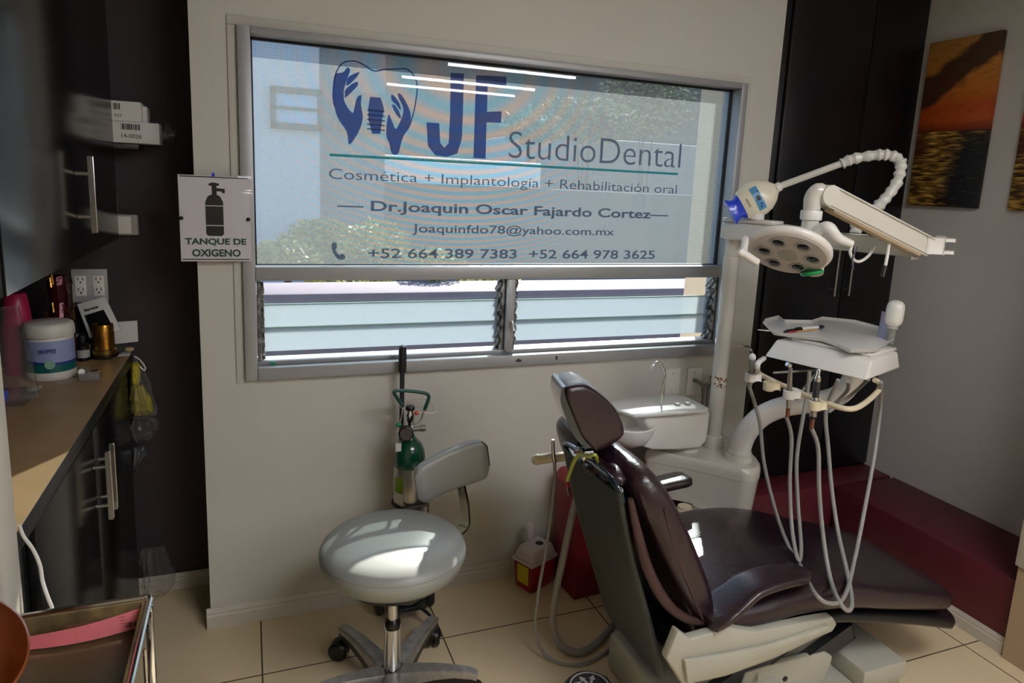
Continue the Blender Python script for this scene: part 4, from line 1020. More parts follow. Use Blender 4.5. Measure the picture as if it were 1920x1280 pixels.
# ------------------------------------------------------------------ sharps container and red bin
t = thing('sharps_container', (1.075, 2.375, 0), 'small red sharps container with translucent lid on the floor by the wall', 'container')
def taper(b, x0, x1, y0, y1, z0, z1, k0, k1, bev=.004):
    cx, cy, hx, hy = (x0+x1)/2, (y0+y1)/2, (x1-x0)/2, (y1-y0)/2
    tt = bmesh.new(); lo = [tt.verts.new((cx+hx*k0*a, cy+hy*k0*c, z0)) for a, c in ((-1, -1), (1, -1), (1, 1), (-1, 1))]; hi = [tt.verts.new((cx+hx*k1*a, cy+hy*k1*c, z1)) for a, c in ((-1, -1), (1, -1), (1, 1), (-1, 1))]
    tt.faces.new(lo[::-1]); tt.faces.new(hi)
    for i in range(4): tt.faces.new((lo[i], lo[(i+1) % 4], hi[(i+1) % 4], hi[i]))
    bmesh.ops.recalc_face_normals(tt, faces=tt.faces)
    if bev: bmesh.ops.bevel(tt, geom=tt.edges[:], offset=bev, segments=2, affect='EDGES', profile=.5)
    return b._merge(tt)
RZ = Matrix.Translation((1.050, 2.345, 0)) @ Matrix.Rotation(math.radians(25), 4, 'Z')
def rot(b):
    bmesh.ops.transform(b.bm, matrix=RZ, verts=b.bm.verts); return b
rot(taper(MB(), -.072, .072, -.05, .05, 0, .118, .86, 1)).build('tub_body', M_redplastic, t)
rot(MB().box((-.078, -.056, .1185), (.078, .056, .130), .003)).build('lid_rim', M_clearlid, t)
b = taper(MB(), -.076, .076, -.054, .054, .1305, .178, .98, .74, .008); ld = rot(b).build('lid', M_clearlid, t)
b = MB(); b.lathe([(0, 0), (.016, 0), (.016, .001), (0, .001)], (.012, -.008, .1784), 20); rot(b).build('drop_hole', M_black, ld)
b = MB(); b.lathe([(0, 0), (.016, 0), (.017, .004), (0, .005)], (-.005, .030, .205), 18, (0, -1, .25)); b.lathe([(0, 0), (.020, 0), (.021, .004), (0, .005)], (-.004, .036, .236), 18, (0, -1, .25)); b.tube([(-.004, .032, .176), (-.004, .034, .225)], .006, 8); rot(b).build('flip_cap', M_clearlid, ld)
b = MB(); b.prism([(-.0665, -.028, .03), (-.0665, .030, .03), (-.0712, .032, .108), (-.0712, -.030, .108)], (-.0008, 0, 0)); rot(b).build('warning_label', M_yellow, t)
t = thing('waste_bin', (1.278, 2.285, 0), 'tall dark red waste bin with red lid half hidden behind the chair back', 'bin')
RB = Matrix.Translation((1.278, 2.285, 0)) @ Matrix.Rotation(math.radians(4), 4, 'Z')
def rotb(b): bmesh.ops.transform(b.bm, matrix=RB, verts=b.bm.verts); return b
rotb(taper(MB(), -.145, .145, -.095, .095, 0, .445, .90, 1, .008)).build('bin_body', M_redbin, t)
rotb(taper(MB(), -.15, .15, -.10, .10, .4455, .492, 1, .86, .01)).build('lid', M_redlid, t)
b = MB(); b.prism([(-.03, -.0925, .26), (.02, -.092, .20), (.07, -.0925, .26), (.02, -.093, .32)], (0, -.0012, 0)); rotb(b).build('white_notice', M_paper, t)

# ------------------------------------------------------------------ wall fittings under the window
outlet('wall_plate', 1.652, 1.728, .728, .848, D, 'blank grey wall plate, left of the two below the window', None, 1) if False else None
t = thing('blank_plate', (1.69, D, .73), 'blank white wall plate, left of the two beside the pole', 'wall plate')
MB().box((1.653, D-.007, .730), (1.728, D-.0005, .848), .003).build('cover_plate', M_white, t)
b = MB()
for z in (.752, .826): b.lathe([(0, 0), (.003, 0), (.002, .0015), (0, .0016)], (1.69, D-.007, z), 10, (0, -1, 0))
b.build('screws', M_steel, t)
t = thing('cable_plate', (1.80, D, .72), 'white wall plate with a grey hose coming out, right of the blank plate', 'wall plate')
MB().box((1.765, D-.007, .722), (1.840, D-.0005, .845), .003).build('cover_plate', M_white, t)
b = MB()
for z in (.745, .822): b.lathe([(0, 0), (.003, 0), (.002, .0015), (0, .0016)], (1.802, D-.007, z), 10, (0, -1, 0))
b.build('screws', M_steel, t)
MB().tube(cr([(1.80, D-.008, .79), (1.805, D-.03, .79), (1.818, D-.05, .77), (1.822, D-.055, .70), (1.822, D-.055, .58), (1.83, D-.06, .40)], 6), .008, 10).build('hose', M_hose2, t)
t = thing('shutoff_valve', (1.87, D-.02, .76), 'small chrome shut off valve on the wall behind the white pole', 'valve')
MB().lathe([(0, 0), (.014, 0), (.014, .006), (.008, .008), (.008, .030), (0, .030)], (1.868, D-.001, .775), 16, (0, -1, 0)).build('valve_body', M_chrome, t)
b = MB(); b.bar((1.868, D-.034, .776), (1.864, D-.036, .81), .008, .006, .002); b.bar((1.845, D-.034, .772), (1.89, D-.034, .776), .007, .007, .002); b.build('lever', M_chrome, t)
MB().tube([(1.868, D-.026, .768), (1.868, D-.028, .70), (1.866, D-.03, .45)], .009, 10).build('feed_hose', M_hose2, t)

# ------------------------------------------------------------------ dental chair
YC = 1.655
t = thing('dental_chair', (1.5, YC, 0), 'dark maroon leather dental chair on a white base, back raised', 'dental chair')
# seat and leg rest
sp = [(1.105, .405), (1.125, .410), (1.2, .418), (1.32, .424), (1.46, .433), (1.60, .425), (1.72, .402), (1.84, .368), (2.0, .326), (2.14, .286), (2.20, .268), (2.222, .262)]
hw = [.18, .255, .275, .283, .285, .285, .283, .278, .268, .250, .215, .15]
th = [.05, .085, .10, .105, .107, .105, .10, .092, .085, .078, .066, .03]
MB().pad(cr([(x, 0, z) for x, z in sp], 4) and [(v.x, v.z) for v in cr([(x, 0, z) for x, z in sp], 4)],
         [v.x for v in cr([(a, 0, 0) for a in hw], 4)], [v.x for v in cr([(a, 0, 0) for a in th], 4)], YC, e=.32, nseg=44).build('seat', M_leather, t)
b = MB(); q = [(v.x, v.z) for v in cr([(1.08, 0, .335), (1.2, 0, .345), (1.4, 0, .355), (1.6, 0, .348), (1.75, 0, .322), (1.99, 0, .262), (2.20, 0, .200), (2.245, 0, .191)], 4)]
n_ = len(q); b.pad(q, [min(.27, .2+.02*i) if i < 5 else (.265 if i < n_-5 else .265-.022*(i-n_+6)) for i in range(n_)], [.05 if i < n_-2 else .03 for i in range(n_)], YC, e=.3, nseg=36); b.build('seat_shell', M_black, t)
# raised contour on the seat, ending in the crease at the back
b = MB(); q = [(v.x, v.z) for v in cr([(1.17, 0, .455), (1.25, 0, .462), (1.38, 0, .470), (1.52, 0, .474), (1.62, 0, .462), (1.68, 0, .445)], 4)]
n_ = len(q); b.pad(q, [.235*math.sin(PI*(.12+.8*i/(n_-1)))**.5 for i in range(n_)], [.028*math.sin(PI*(.1+.8*i/(n_-1)))**.5 for i in range(n_)], YC+.01, e=.6, nseg=36); b.build('seat_contour', M_leather, t)
# backrest shell
bk = cr([(1.052, 0, .262), (1.035, 0, .30), (1.0, 0, .40), (.955, 0, .53), (.915, 0, .65), (.880, 0, .77), (.862, 0, .845)], 5)
N = len(bk)
b = MB(); b.pad([(v.x, v.z) for v in bk], [.158+.012*min(1, i/6) for i in range(N)], [.028]*N, YC-.070, e=.22, nseg=40); tag(b.build('back_shell', M_shell, t), 'dark grey green back shell')
b = MB(); rp = cr([(.872, YC-.236, .815), (.858, YC-.215, .858), (.853, YC-.12, .866), (.853, YC+.02, .864), (.860, YC+.09, .848), (.872, YC+.10, .815)], 6); b.tube(rp, .008, 10); tag(b.build('shell_rim', M_rim, t), 'glossy black rim with blue reflection in its colour')
# backrest cushion
cu = cr([(1.175, 0, .375), (1.165, 0, .41), (1.135, 0, .49), (1.075, 0, .60), (1.015, 0, .71), (.965, 0, .80), (.925, 0, .865), (.905, 0, .888)], 5); N = len(cu)
hwb = [v.x for v in cr([(.20, 0, 0), (.245, 0, 0), (.262, 0, 0), (.27, 0, 0), (.27, 0, 0), (.262, 0, 0), (.235, 0, 0), (.17, 0, 0)], 5)]
thb = [v.x for v in cr([(.04, 0, 0), (.085, 0, 0), (.115, 0, 0), (.13, 0, 0), (.13, 0, 0), (.12, 0, 0), (.09, 0, 0), (.04, 0, 0)], 5)]
b = MB(); b.pad([(v.x, v.z) for v in cu], [a+.018 for a in hwb], thb, YC+.013, e=.36, nseg=44); b.build('back_cushion', M_leather, t)
# worn side bolster along the near edge of the back, curling into the seat
sb = cr([P(1182, 935, Y=1.405), P(1196, 1000, Y=1.402), P(1217, 1072, Y=1.400), P(1250, 1130, Y=1.398), P(1290, 1160, Y=1.397), P(1340, 1167, Y=1.396)], 6)
b = MB(); b.tube(sb, [.004+.011*math.sin(PI*min(1, .1+.8*i/(len(sb)-1))) for i in range(len(sb))], 12); b.build('side_bolster', M_leather2, t)
b = MB(); b.tube(cr([(.975, 1.385, .80), (1.0, 1.383, .72), (1.045, 1.383, .62), (1.09, 1.385, .53), (1.13, 1.387, .455)], 6), .004, 8); b.build('piping', M_leather2, t)
# headrest
YH = 1.64
prof_ = [(1062, 728), (1082, 722), (1102, 723), (1130, 741), (1158, 771), (1172, 804), (1166, 824), (1128, 847), (1114, 842), (1092, 818), (1075, 778), (1063, 748)]
near_ = cr([P(x, y, Y=1.50) for x, y in prof_], 3, True)
E_ = P(1038, 712, Y=1.74)-P(1060, 725, Y=1.50); E_.z *= .6
cm = sum(near_, Vector())/len(near_); rs = []
for u, k in ((0, .80), (.008, .90), (.03, .97), (.08, 1.0), (.5, 1.02), (.92, 1.0), (.97, .95), (.992, .86), (1, .72)):
    rs.append([cm+E_*u+(v-cm)*k for v in near_])
MB().rings(rs).build('headrest', M_leather, t, angle=60)
rear_ = cr([P(x, y, Y=1.50) for x, y in ((1060, 726), (1061, 748), (1073, 780), (1090, 820), (1108, 841))], 4)
rs = []
for i, v in enumerate(rear_):
    w_ = .016*math.sin(PI*(.12+.76*i/(len(rear_)-1))); o_ = Vector((-w_, 0, -w_*.35))
    rs.append([v+E_*.05+Vector((.004, 0, 0)), v+E_*.05+o_, v+E_*.97+o_, v+E_*.97+Vector((.004, 0, 0))])
MB().rings(rs).build('headrest_shell', M_rim, t)
b = MB(); b.bar((.885, YC-.02, .80), (.868, YC-.02, .905), .07, .014, .004, up=(1, 0, 0)); b.bar((.868, YC-.02, .905), (.83, YC-.02, .98), .05, .012, .003, up=(1, 0, 0)); b.build('headrest_bracket', M_black, t)
b = MB(); b.box((.835, YC-.075, .862), (.868, YC-.03, .892), .005); tag(b.build('release_catch', M_chrome, t), 'blue reflecting chrome catch')
b = MB(); b.ball((.885, YC-.15, .852), (.035, .055, .028), 20); b.ball((.878, YC-.08, .845), (.04, .05, .026), 18); b.build('neck_roll', M_leather, t)
# armrests
def armrest(name, pts, w, h, hd):
    q = cr(pts, 6); b = MB(); rs = []
    for i, p in enumerate(q):
        u = i/(len(q)-1); tg = (q[min(i+1, len(q)-1)]-q[max(i-1, 0)]).normalized(); sd = tg.cross(Vector((0, 0, 1))).normalized(); up = sd.cross(tg)
        k = min(1, (1-u)*9+.35); ww = (w[0]+(w[1]-w[0])*u)*k; h_ = (h[0]+(h[1]-h[0])*u)*k
        rs.append([p+sd*(math.copysign(abs(math.cos(a))**.5, math.cos(a))*ww)+up*(math.copysign(abs(math.sin(a))**.6, math.sin(a))*h_) for a in [2*PI*j/20 for j in range(20)]])
    b.rings(rs); return b.build(name, hd, t)
armrest('armrest', [(1.135, 1.40, .452), (1.185, 1.405, .458), (1.245, 1.408, .486), (1.30, 1.408, .512), (1.39, 1.405, .524), (1.50, 1.405, .522)], (.066, .046), (.013, .016), M_leather)
armrest('armrest', [(1.13, 1.93, .535), (1.24, 1.935, .560), (1.33, 1.94, .575), (1.46, 1.94, .586)], (.036, .046), (.018, .017), M_leather)
b = MB(); b.tube(cr([(1.36, 1.94, .566), (1.35, 1.945, .50), (1.33, 1.93, .42), (1.30, 1.90, .37)], 5), .010, 10); b.tube(cr([(1.30, 1.94, .560), (1.28, 1.945, .50), (1.27, 1.93, .42), (1.27, 1.90, .37)], 5), .008, 10); b.build('armrest_support', M_steel, t)
# white side cover: long wedge with a scooped upper edge
YS = 1.352
pts = [P(x, y, Y=YS) for x, y in ((1272, 1182), (1250, 1236), (1282, 1286), (1362, 1268), (1450, 1236), (1530, 1198), (1562, 1184), (1570, 1170), (1562, 1157), (1520, 1164), (1460, 1176), (1420, 1184), (1390, 1181), (1352, 1172), (1338, 1186), (1294, 1198))]
b = MB(); b.prism(pts, (0, .030, 0), .005); b.build('side_cover', M_chairwhite, t)
pts2 = [P(x, y, Y=YS-.014) for x, y in ((1285, 1240), (1290, 1282), (1362, 1264), (1450, 1232), (1530, 1195), (1556, 1182), (1556, 1174), (1440, 1212), (1360, 1228))]
b = MB(); b.prism(pts2, (0, .014, 0), .003); b.build('side_cover_lip', M_chairwhite, t)
MB().box((1.12, YC-.21, .27), (1.50, YC+.21, .338), .01).build('seat_frame', M_black, t)
# lift linkage and base
b = MB(); 
for y in (YC-.17, YC+.17):
    for p_, q_, h_ in (((1.25, y, .10), (1.62, y, .29), .07), ((1.45, y, .06), (1.80, y, .22), .06)): MB().bar(p_, q_, .03, h_, .004).build('lift_arm', M_darksteel, t)
b = MB()
MB().box((1.22, YC-.16, .06), (1.72, YC+.16, .268), .02).build('lift_housing', mat('grey_housing', '#7e8078', .4), t)
b = MB(); b.prism([P(x, y, Y=YC-.19) for x, y in ((1385, 1300), (1398, 1262), (1440, 1248), (1548, 1222), (1561, 1230), (1558, 1246), (1530, 1300))], (0, .02, 0), .004); b.build('linkage_cover', M_chairwhite, t)
MB().lathe([(0, 0), (.009, 0), (.009, .002), (0, .003)], P(1472, 1272, Y=YC-.1905), 18, (0, -1, 0)).build('bolt_hole', M_black, t)
b = MB(); b.lathe([(0, 0), (.005, 0), (.005, .02), (0, .021)], P(1421, 1262, Y=YC-.1905), 12, (-.5, -1, -.5)); b.build('stop_pin', M_offw, t)
b = MB(); b.box((1.10, YC-.26, 0), (1.50, YC+.165, .135), .018, 3); b.build('base_front', M_chairwhite, t)
b = MB(); b.box((1.50, YC-.23, 0), (2.0, YC+.13, .05), .012, 2); b.build('base_plate', M_chairwhite, t)
b = MB(); b.box((1.80, YC-.25, .0505), (1.985, YC+.0, .115), .006); b.build('base_block', M_chairwhite, t)
# bib lanyard hung over the back
tt = thing('bib_lanyard', P(1080, 860, X=.838), 'lime green bib cord with a red clip draped over the back of the chair', 'lanyard')
b = MB(); b.tube(cr([(.872, 1.62, .872), (.848, 1.635, .880), P(1090, 846, X=.838), P(1078, 862, X=.838), P(1070, 882, X=.842), P(1064, 900, X=.848)], 6), .0055, 10); b.tube(cr([P(1078, 862, X=.836), P(1088, 850, X=.834), P(1102, 856, X=.834), P(1116, 852, X=.838), (.868, 1.56, .865)], 6), .0045, 8); b.build('cord', M_lime, tt)
b = MB(); b.tube([P(1063, 901, X=.848), P(1064, 912, X=.85)], .006, 10); b.tube([P(1078, 848, X=.836), P(1092, 847, X=.836)], .004, 8); b.build('red_sleeve', M_redplastic, tt)
b = MB(); b.bar(P(1064, 911, X=.849), P(1067, 928, X=.852), .007, .004, .001, w2=.003); b.build('alligator_clip', M_steel, tt)

# ------------------------------------------------------------------ unit beside the chair: box, spittoon, pole
t = thing('dental_unit', (1.7, 2.15, .1), 'off white dental unit box with spittoon bowl and tall pole behind the chair', 'dental unit')
plan = cr([(a, c, 0) for a, c in [(1.478, 2.236), (1.60, 2.11), (1.695, 1.995), (1.735, 1.960), (1.79, 1.965), (1.845, 2.02), (1.875, 2.10), (1.90, 2.21), (1.88, 2.300), (1.75, 2.320), (1.60, 2.300), (1.50, 2.262)]], 5, True)
def slab(z0, z1, k0=1, k1=1, bev=.0, pl_=plan):
    c_ = sum(pl_, Vector())/len(pl_); b = MB(); rs = []
    st = [(z0, k0)] + ([(z1-bev, k1), (z1-bev*.4, k1-.02), (z1, k1-.07)] if bev else [(z1, k1)])
    for z, k in st: rs.append([Vector((c_.x+(v.x-c_.x)*k, c_.y+(v.y-c_.y)*k, z)) for v in pl_])
    return b.rings(rs)
slab(.385, .525, .93, 1).build('unit_box', M_offw, t)
slab(.5265, .575, 1.012, 1.012, .022).build('unit_top', M_offw, t)
MB().lathe([(0, .0), (.145, .0), (.145, .02), (.10, .03), (.10, .384), (0, .384)], (1.71, 2.115, 0), 30).build('pedestal', M_offw, t)
b = MB()
for k in range(9): b.lathe([(.028, .20+.02*k), (.034, .205+.02*k), (.034, .212+.02*k), (.028, .217+.02*k)], (1.57, 2.10, 0), 18)
b.build('corrugated_drain', M_cream, t)
MB().tube([(1.57, 2.10, .0), (1.57, 2.10, .386)], .027, 16).build('drain_pipe', M_cream, t)
# spittoon
b = MB(); pr = [(1.36, .640), (1.43, .612), (1.55, .600), (1.655, .600), (1.682, .625), (1.686, .690), (1.686, .745), (1.67, .7515), (1.52, .7515), (1.40, .757), (1.382, .735), (1.40, .705), (1.42, .690), (1.39, .672)]
b.prism([(x, 2.145, z) for x, z in pr], (0, .16, 0), .012, 3); sh_ = b.build('spittoon_housing', M_white, t)
b = MB(); b.prism([(1.335, 2.14, .752), (1.40, 2.125, .757), (1.54, 2.12, .756), (1.66, 2.13, .750), (1.685, 2.16, .748), (1.685, 2.31, .748), (1.64, 2.335, .752), (1.40, 2.335, .757), (1.32, 2.30, .755), (1.30, 2.22, .752)], (0, 0, .012), .004); b.build('spittoon_top', M_white, t)
MB().lathe([(0, .628), (.04, .630), (.075, .648), (.092, .675), (.098, .700), (.100, .712), (.094, .716), (.088, .704), (.080, .680), (.06, .662), (.02, .656), (0, .655)], (1.345, 2.19, 0), 40).build('bowl', M_white, t)
MB().tube(cr([(1.505, 2.225, .766), (1.508, 2.225, .85), (1.513, 2.225, .885), (1.492, 2.215, .925), (1.470, 2.21, .945), (1.445, 2.205, .940), (1.430, 2.20, .912)], 6), .0042, 10).build('water_spout', M_chrome, t)
for x in (1.565, 1.612):
    MB().lathe([(0, 0), (.012, 0), (.012, .008), (.009, .012), (0, .0125)], (x, 2.20, .7625), 18).build('push_button', M_greyplate, t)
MB().lathe([(0, .575), (.05, .575), (.050, .581), (.044, .586), (.038, .588), (.036, .602), (0, .602)], (1.635, 2.215, 0), 28).build('spittoon_post', M_offw, t)
# pole
b = MB(); b.lathe([(0, .574), (.040, .574), (.041, .58), (.039, .625), (.034, .63), (0, .63)], (1.755, 2.20, 0), 30); b.build('pole_socket', M_offw, t)
b = MB(); b.tube([(1.755, 2.20, .63), (1.755, 2.20, 1.36)], .0305, 28); b.build('pole', M_offw, t)
b = MB(); b.tube([(1.755, 2.20, 1.3605), (1.755, 2.20, 1.425)], .0275, 28); b.build('pole_neck', M_offw, t)
b = MB()
for k in range(24):
    a = rnd.uniform(-2.9, -.9); z = rnd.uniform(.825, .875); d_ = Vector((math.cos(a), math.sin(a), 0)); c_ = Vector((1.755, 2.20, z))+d_*.0304
    b.lathe([(0, 0), (rnd.uniform(.002, .005), 0), (.001, .0008)], c_, 7, d_)
b.build('rust_spots', M_stain, t)
ad = Vector((.19, -.59, 0)).normalized(); an = Vector((-ad.y, ad.x, 0))
def roundbar(p0, L, w, z0, z1, bev):
    b = MB(); pl_ = []
    for k in range(10): a = PI/2+PI*k/9; pl_.append(p0+ad*(w*math.cos(a))+an*(w*math.sin(a)))
    for k in range(10): a = -PI/2+PI*k/9; pl_.append(p0+ad*(L+w*math.cos(a))+an*(w*math.sin(a)))
    b.prism([Vector((v.x, v.y, z0)) for v in pl_], (0, 0, z1-z0), bev, 3); return b
p0 = Vector((1.755, 2.20, 0))
roundbar(p0, .155, .050, 1.425, 1.490, .010).build('head_block', M_offw, t)
roundbar(p0, .150, .048, 1.4905, 1.508, .007).build('head_cap', M_offw, t)
# suction holder arm reaching out behind the chair back
tag(MB().tube([P(1008, 861, Y=2.0), P(1030, 858, Y=1.99), P(1060, 855, Y=1.985), P(1082, 853, Y=1.985)], .017, 16).build('holder_arm', M_cream, t), 'cream holder arm behind the chair back')
MB().tube(cr([P(1078, 853, Y=1.985), (1.06, 2.03, .70), (1.12, 2.05, .62), (1.25, 2.08, .54), (1.46, 2.14, .47), (1.54, 2.18, .46)], 5), .012, 12).build('arm_link', M_steel, t)
MB().ball(P(1007, 861, Y=2.0), (.019, .019, .019), 18).build('holder_end', M_cream, t)

t = thing('saliva_ejector', P(1037, 840, Y=1.975), 'thin grey saliva ejector hose hanging from the cream holder arm', 'suction hose')
MB().tube([P(1037, 824, Y=1.968), P(1037, 836, Y=1.968), P(1038, 856, Y=1.968), P(1040, 868, Y=1.968)], [.005, .006, .007, .006], 12).build('nozzle', M_steel, t)
MB().tube(cr([P(1040, 868, Y=1.966), P(1040, 905, Y=1.96), P(1034, 960, Y=1.95), P(1022, 1040, Y=1.94), P(1008, 1120, Y=1.93), P(1004, 1180, Y=1.92), P(1018, 1222, Y=1.905), P(1050, 1243, Z=.006), P(1085, 1246, Z=.006), P(1115, 1236, Z=.006), P(1140, 1218, Z=.006), P(1158, 1190, Z=.006), (1.25, 2.03, .006)], 8), .0055, 10).build('hose', M_hose, t)
t = thing('suction_hose', P(1075, 930, Y=1.94), 'thick grey suction hose looping from behind the chair back down to the floor', 'suction hose')
MB().tube(cr([P(1098, 880, Y=1.99), P(1085, 920, Y=1.985), P(1072, 970, Y=1.98), P(1055, 1050, Y=1.97), P(1040, 1120, Y=1.96), P(1036, 1170, Y=1.95), P(1048, 1205, Y=1.93), P(1075, 1222, Z=.013), P(1105, 1216, Z=.013), P(1135, 1190, Z=.013), P(1158, 1160, Y=2.05), (1.35, 2.10, .05), (1.5, 2.10, .12)], 8), .0125, 14).build('hose', M_hose, t)

# foot control
fc = Vector((.975, 1.70, 0))
t = thing('foot_control', fc, 'black round foot control with white arrows on the floor at the bottom edge', 'foot control')
MB().lathe([(0, 0), (.082, 0), (.086, .006), (.084, .03), (.074, .042), (0, .045)], fc, 40).build('body', mat('charcoal_plastic', '#26282c', .35), t)
MB().lathe([(.060, .0445), (.064, .047), (.066, .0445)], fc, 40).build('white_ring', M_white, t)
def arrow(a, L):
    d = Vector((math.cos(a), math.sin(a), 0)); s_ = Vector((-d.y, d.x, 0)); z = Vector((0, 0, .0478)); o = fc+z
    return [o+d*.012+s_*.004, o+d*L*.6+s_*.004, o+d*L*.6+s_*.011, o+d*L, o+d*L*.6-s_*.011, o+d*L*.6-s_*.004, o+d*.012-s_*.004]
b = MB()
b.lathe([(0, .0445), (.058, .0445), (.056, .0475), (0, .0477)], fc, 36); b.build('dial', mat('slate_dial', '#3a4048', .3), t)
b = MB()
for a in (.9, 1.9, 2.6, 4.4): b.prism(arrow(a, .05), (0, 0, .0012))
b.build('arrow_marks', M_white, t)
for a in (.55, 1.45):
    q = fc+Vector((math.cos(a)*.088, math.sin(a)*.088, .012)); b = MB(); b.ball(q, (.018, .018, .012), 14); b.build('side_button', M_black, t)

# ------------------------------------------------------------------ delivery arm and instrument table
t = thing('instrument_table', (1.80, 1.80, 1.0), 'white instrument table on a thick curved arm with a cream holder rail', 'instrument table')
ap = cr([(1.775, 2.065, .575), (1.775, 2.06, .62), (1.785, 2.045, .69), (1.82, 2.01, .765), (1.88, 1.96, .815), (1.95, 1.90, .845), (2.02, 1.86, .875), (2.06, 1.84, .93), (2.06, 1.83, .985)], 8)
MB().tube([(1.775, 2.065, .560), (1.775, 2.065, .596)], .054, 30).build('arm_socket', M_offw, t)
MB().tube([(1.775, 2.065, .5965), (1.775, 2.063, .612)], .047, 30).build('arm_collar', M_offw, t)
MB().tube(ap, [.042-.006*i/(len(ap)-1) for i in range(len(ap))], 26).build('curved_arm', M_white, t)
zb = 1.035
A, B_, C_ = P(1432, 668, Z=zb), P(1625, 714, Z=zb), P(1688, 690, Z=zb); D_ = A+(C_-B_)
u1 = (B_-A).normalized(); u2 = (C_-B_).normalized()
def tray_body(z0, z1, i0, i1):
    b = MB(); t_ = bmesh.new()
    lo = [A+u1*.0+u2*i0, B_+u2*i0*.3, C_, D_]; hi = [A+u1*.012+u2*i1, B_-u1*.012+u2*i1, C_-u1*.012-u2*.01, D_+u1*.012-u2*.01]
    L_ = [t_.verts.new(Vector((v.x, v.y, z0))) for v in lo]; H_ = [t_.verts.new(Vector((v.x, v.y, z1))) for v in hi]
    t_.faces.new(L_[::-1]); t_.faces.new(H_)
    for i in range(4): t_.faces.new((L_[i], L_[(i+1) % 4], H_[(i+1) % 4], H_[i]))
    bmesh.ops.recalc_face_normals(t_, faces=t_.faces)
    bmesh.ops.bevel(t_, geom=t_.edges[:], offset=.008, segments=3, affect='EDGES', profile=.5)
    return b._merge(t_)
tray_body(zb, zb+.058, 0, .055).build('table_body', M_white, t)
b = MB(); q = [A+u1*.05+u2*.09, B_-u1*.03+u2*.09, C_-u1*.02-u2*.0, D_+u1*.05-u2*.02]
b.prism([Vector((v.x, v.y, zb+.0585)) for v in q], (0, 0, .010), .003); b.build('tray_rest', M_white, t)
tray_z = zb+.0695
# rail with holders
rl = cr([P(1420, 688, Z=zb+.01), P(1424, 700, Z=zb-.05), P(1450, 714, Z=zb-.055), P(1490, 732, Z=zb-.055), P(1540, 752, Z=zb-.055), P(1580, 765, Z=zb-.055), P(1604, 765, Z=zb-.055), P(1626, 752, Z=zb-.05), P(1646, 733, Z=zb-.04), P(1650, 720, Z=zb-.02), P(1640, 712, Z=zb-.004)], 6)
MB().tube(rl, .0085, 14).build('holder_rail', M_cream, t)
MB().tube(cr([P(1420, 688, Z=zb+.012), P(1422, 680, Z=zb+.025), P(1432, 672, Z=zb+.012)], 5), .009, 12).build('rail_bracket', M_white, t)
hold = [(1417, 706, M_white), (1452, 722, M_cream), (1490, 738, M_white), (1538, 758, M_cream)]
HP = []
rdir = (P(1540, 752, Z=zb-.055)-P(1450, 714, Z=zb-.055)).normalized(); rout = Vector((rdir.y, -rdir.x, 0))
if rout.x > 0: rout = -rout
for px, py, m in hold:
    p = P(px, py, Z=zb-.055); c_ = p+rout*.022; HP.append(c_)
    b = MB(); rs = []
    for k in range(15):
        a = math.radians(35+290*k/14); d = rdir*math.sin(a)+rout*-math.cos(a)*-1; 
        d = (-rout)*math.cos(a)+rdir*math.sin(a)
        rs.append([c_+d*r+Vector((0, 0, z)) for r, z in ((.013, -.018), (.018, -.014), (.019, .012), (.0135, .014))])
    b.rings(rs); b.bar(p-rdir*.012, p+rdir*.012, .026, .024, .004); b.bar(p, c_-rout*.012, .018, .020, .003); b.build('instrument_holder', m, t)
b = MB(); b.tube([P(1435, 705, Z=zb-.03)+Vector((.06, .03, 0)), P(1520, 700, Z=zb-.03)+Vector((.10, .03, 0))], .004, 8); b.tube([P(1515, 690, Z=zb-.01)+Vector((.08, .02, 0)), P(1465, 755, Z=zb-.09)+Vector((.08, .02, 0))], .005, 8); b.build('swing_levers', M_hose2, t)
b = MB(); b.tube(cr([P(1590, 715, Z=zb-.005), P(1580, 740, Z=zb-.06)+Vector((.05, .03, 0)), P(1555, 765, Z=zb-.12)+Vector((.05, .03, 0))], 5), .006, 8); b.tube(cr([P(1625, 715, Z=zb-.005)+Vector((.03, .02, 0)), P(1590, 745, Z=zb-.08)+Vector((.07, .04, 0)), P(1545, 780, Z=zb-.15)+Vector((.05, .03, 0))], 5), .006, 8); b.build('under_hoses', M_hose2, t)

# instruments in the holders, each with its hose
def inst(name, label, hp, parts, hose, hr, cat):
    t = thing(name, hp, label, cat, 'instruments on the holder rail')
    for nm, prof, m, ax, o in parts:
        MB().lathe(prof, hp+o, 20, ax).build(nm, m, t)
    MB().tube(cr(hose, 8), hr, 10).build('hose', M_hose, t)
    return t
up = Vector((0, 0, 1)); NZ = Vector((0, 0, 0))
h0, h1, h2 = HP[0], HP[2], HP[3]
def dn(px, py, base, dy=0): return P(px, py, Y=base.y+dy)
ts = inst('syringe', 'grey three way air water syringe, leftmost on the holder rail', h0,
     [('handle', [(0, -.035), (.007, -.035), (.0105, -.02), (.0105, .045), (.012, .048), (.012, .062), (0, .062)], M_hose2, up, NZ)],
     [h0-up*.034, dn(1424, 790, h0, -.03), dn(1433, 870, h0, -.08), dn(1455, 960, h0, -.15), dn(1478, 1022, h0, -.24), dn(1502, 1062, h0, -.36), dn(1528, 1112, h0, -.53), dn(1556, 1131, h0, -.545), dn(1583, 1118, h0, -.50), dn(1602, 1050, h0, -.40), dn(1622, 950, h0, -.32), dn(1640, 850, h0, -.25), dn(1650, 770, h0, -.22), P(1652, 716, Z=zb-.002)], .0062, 'dental instrument')
MB().ball(h0+Vector((0, 0, .07)), (.011, .013, .014), 16).build('head', M_white, ts)
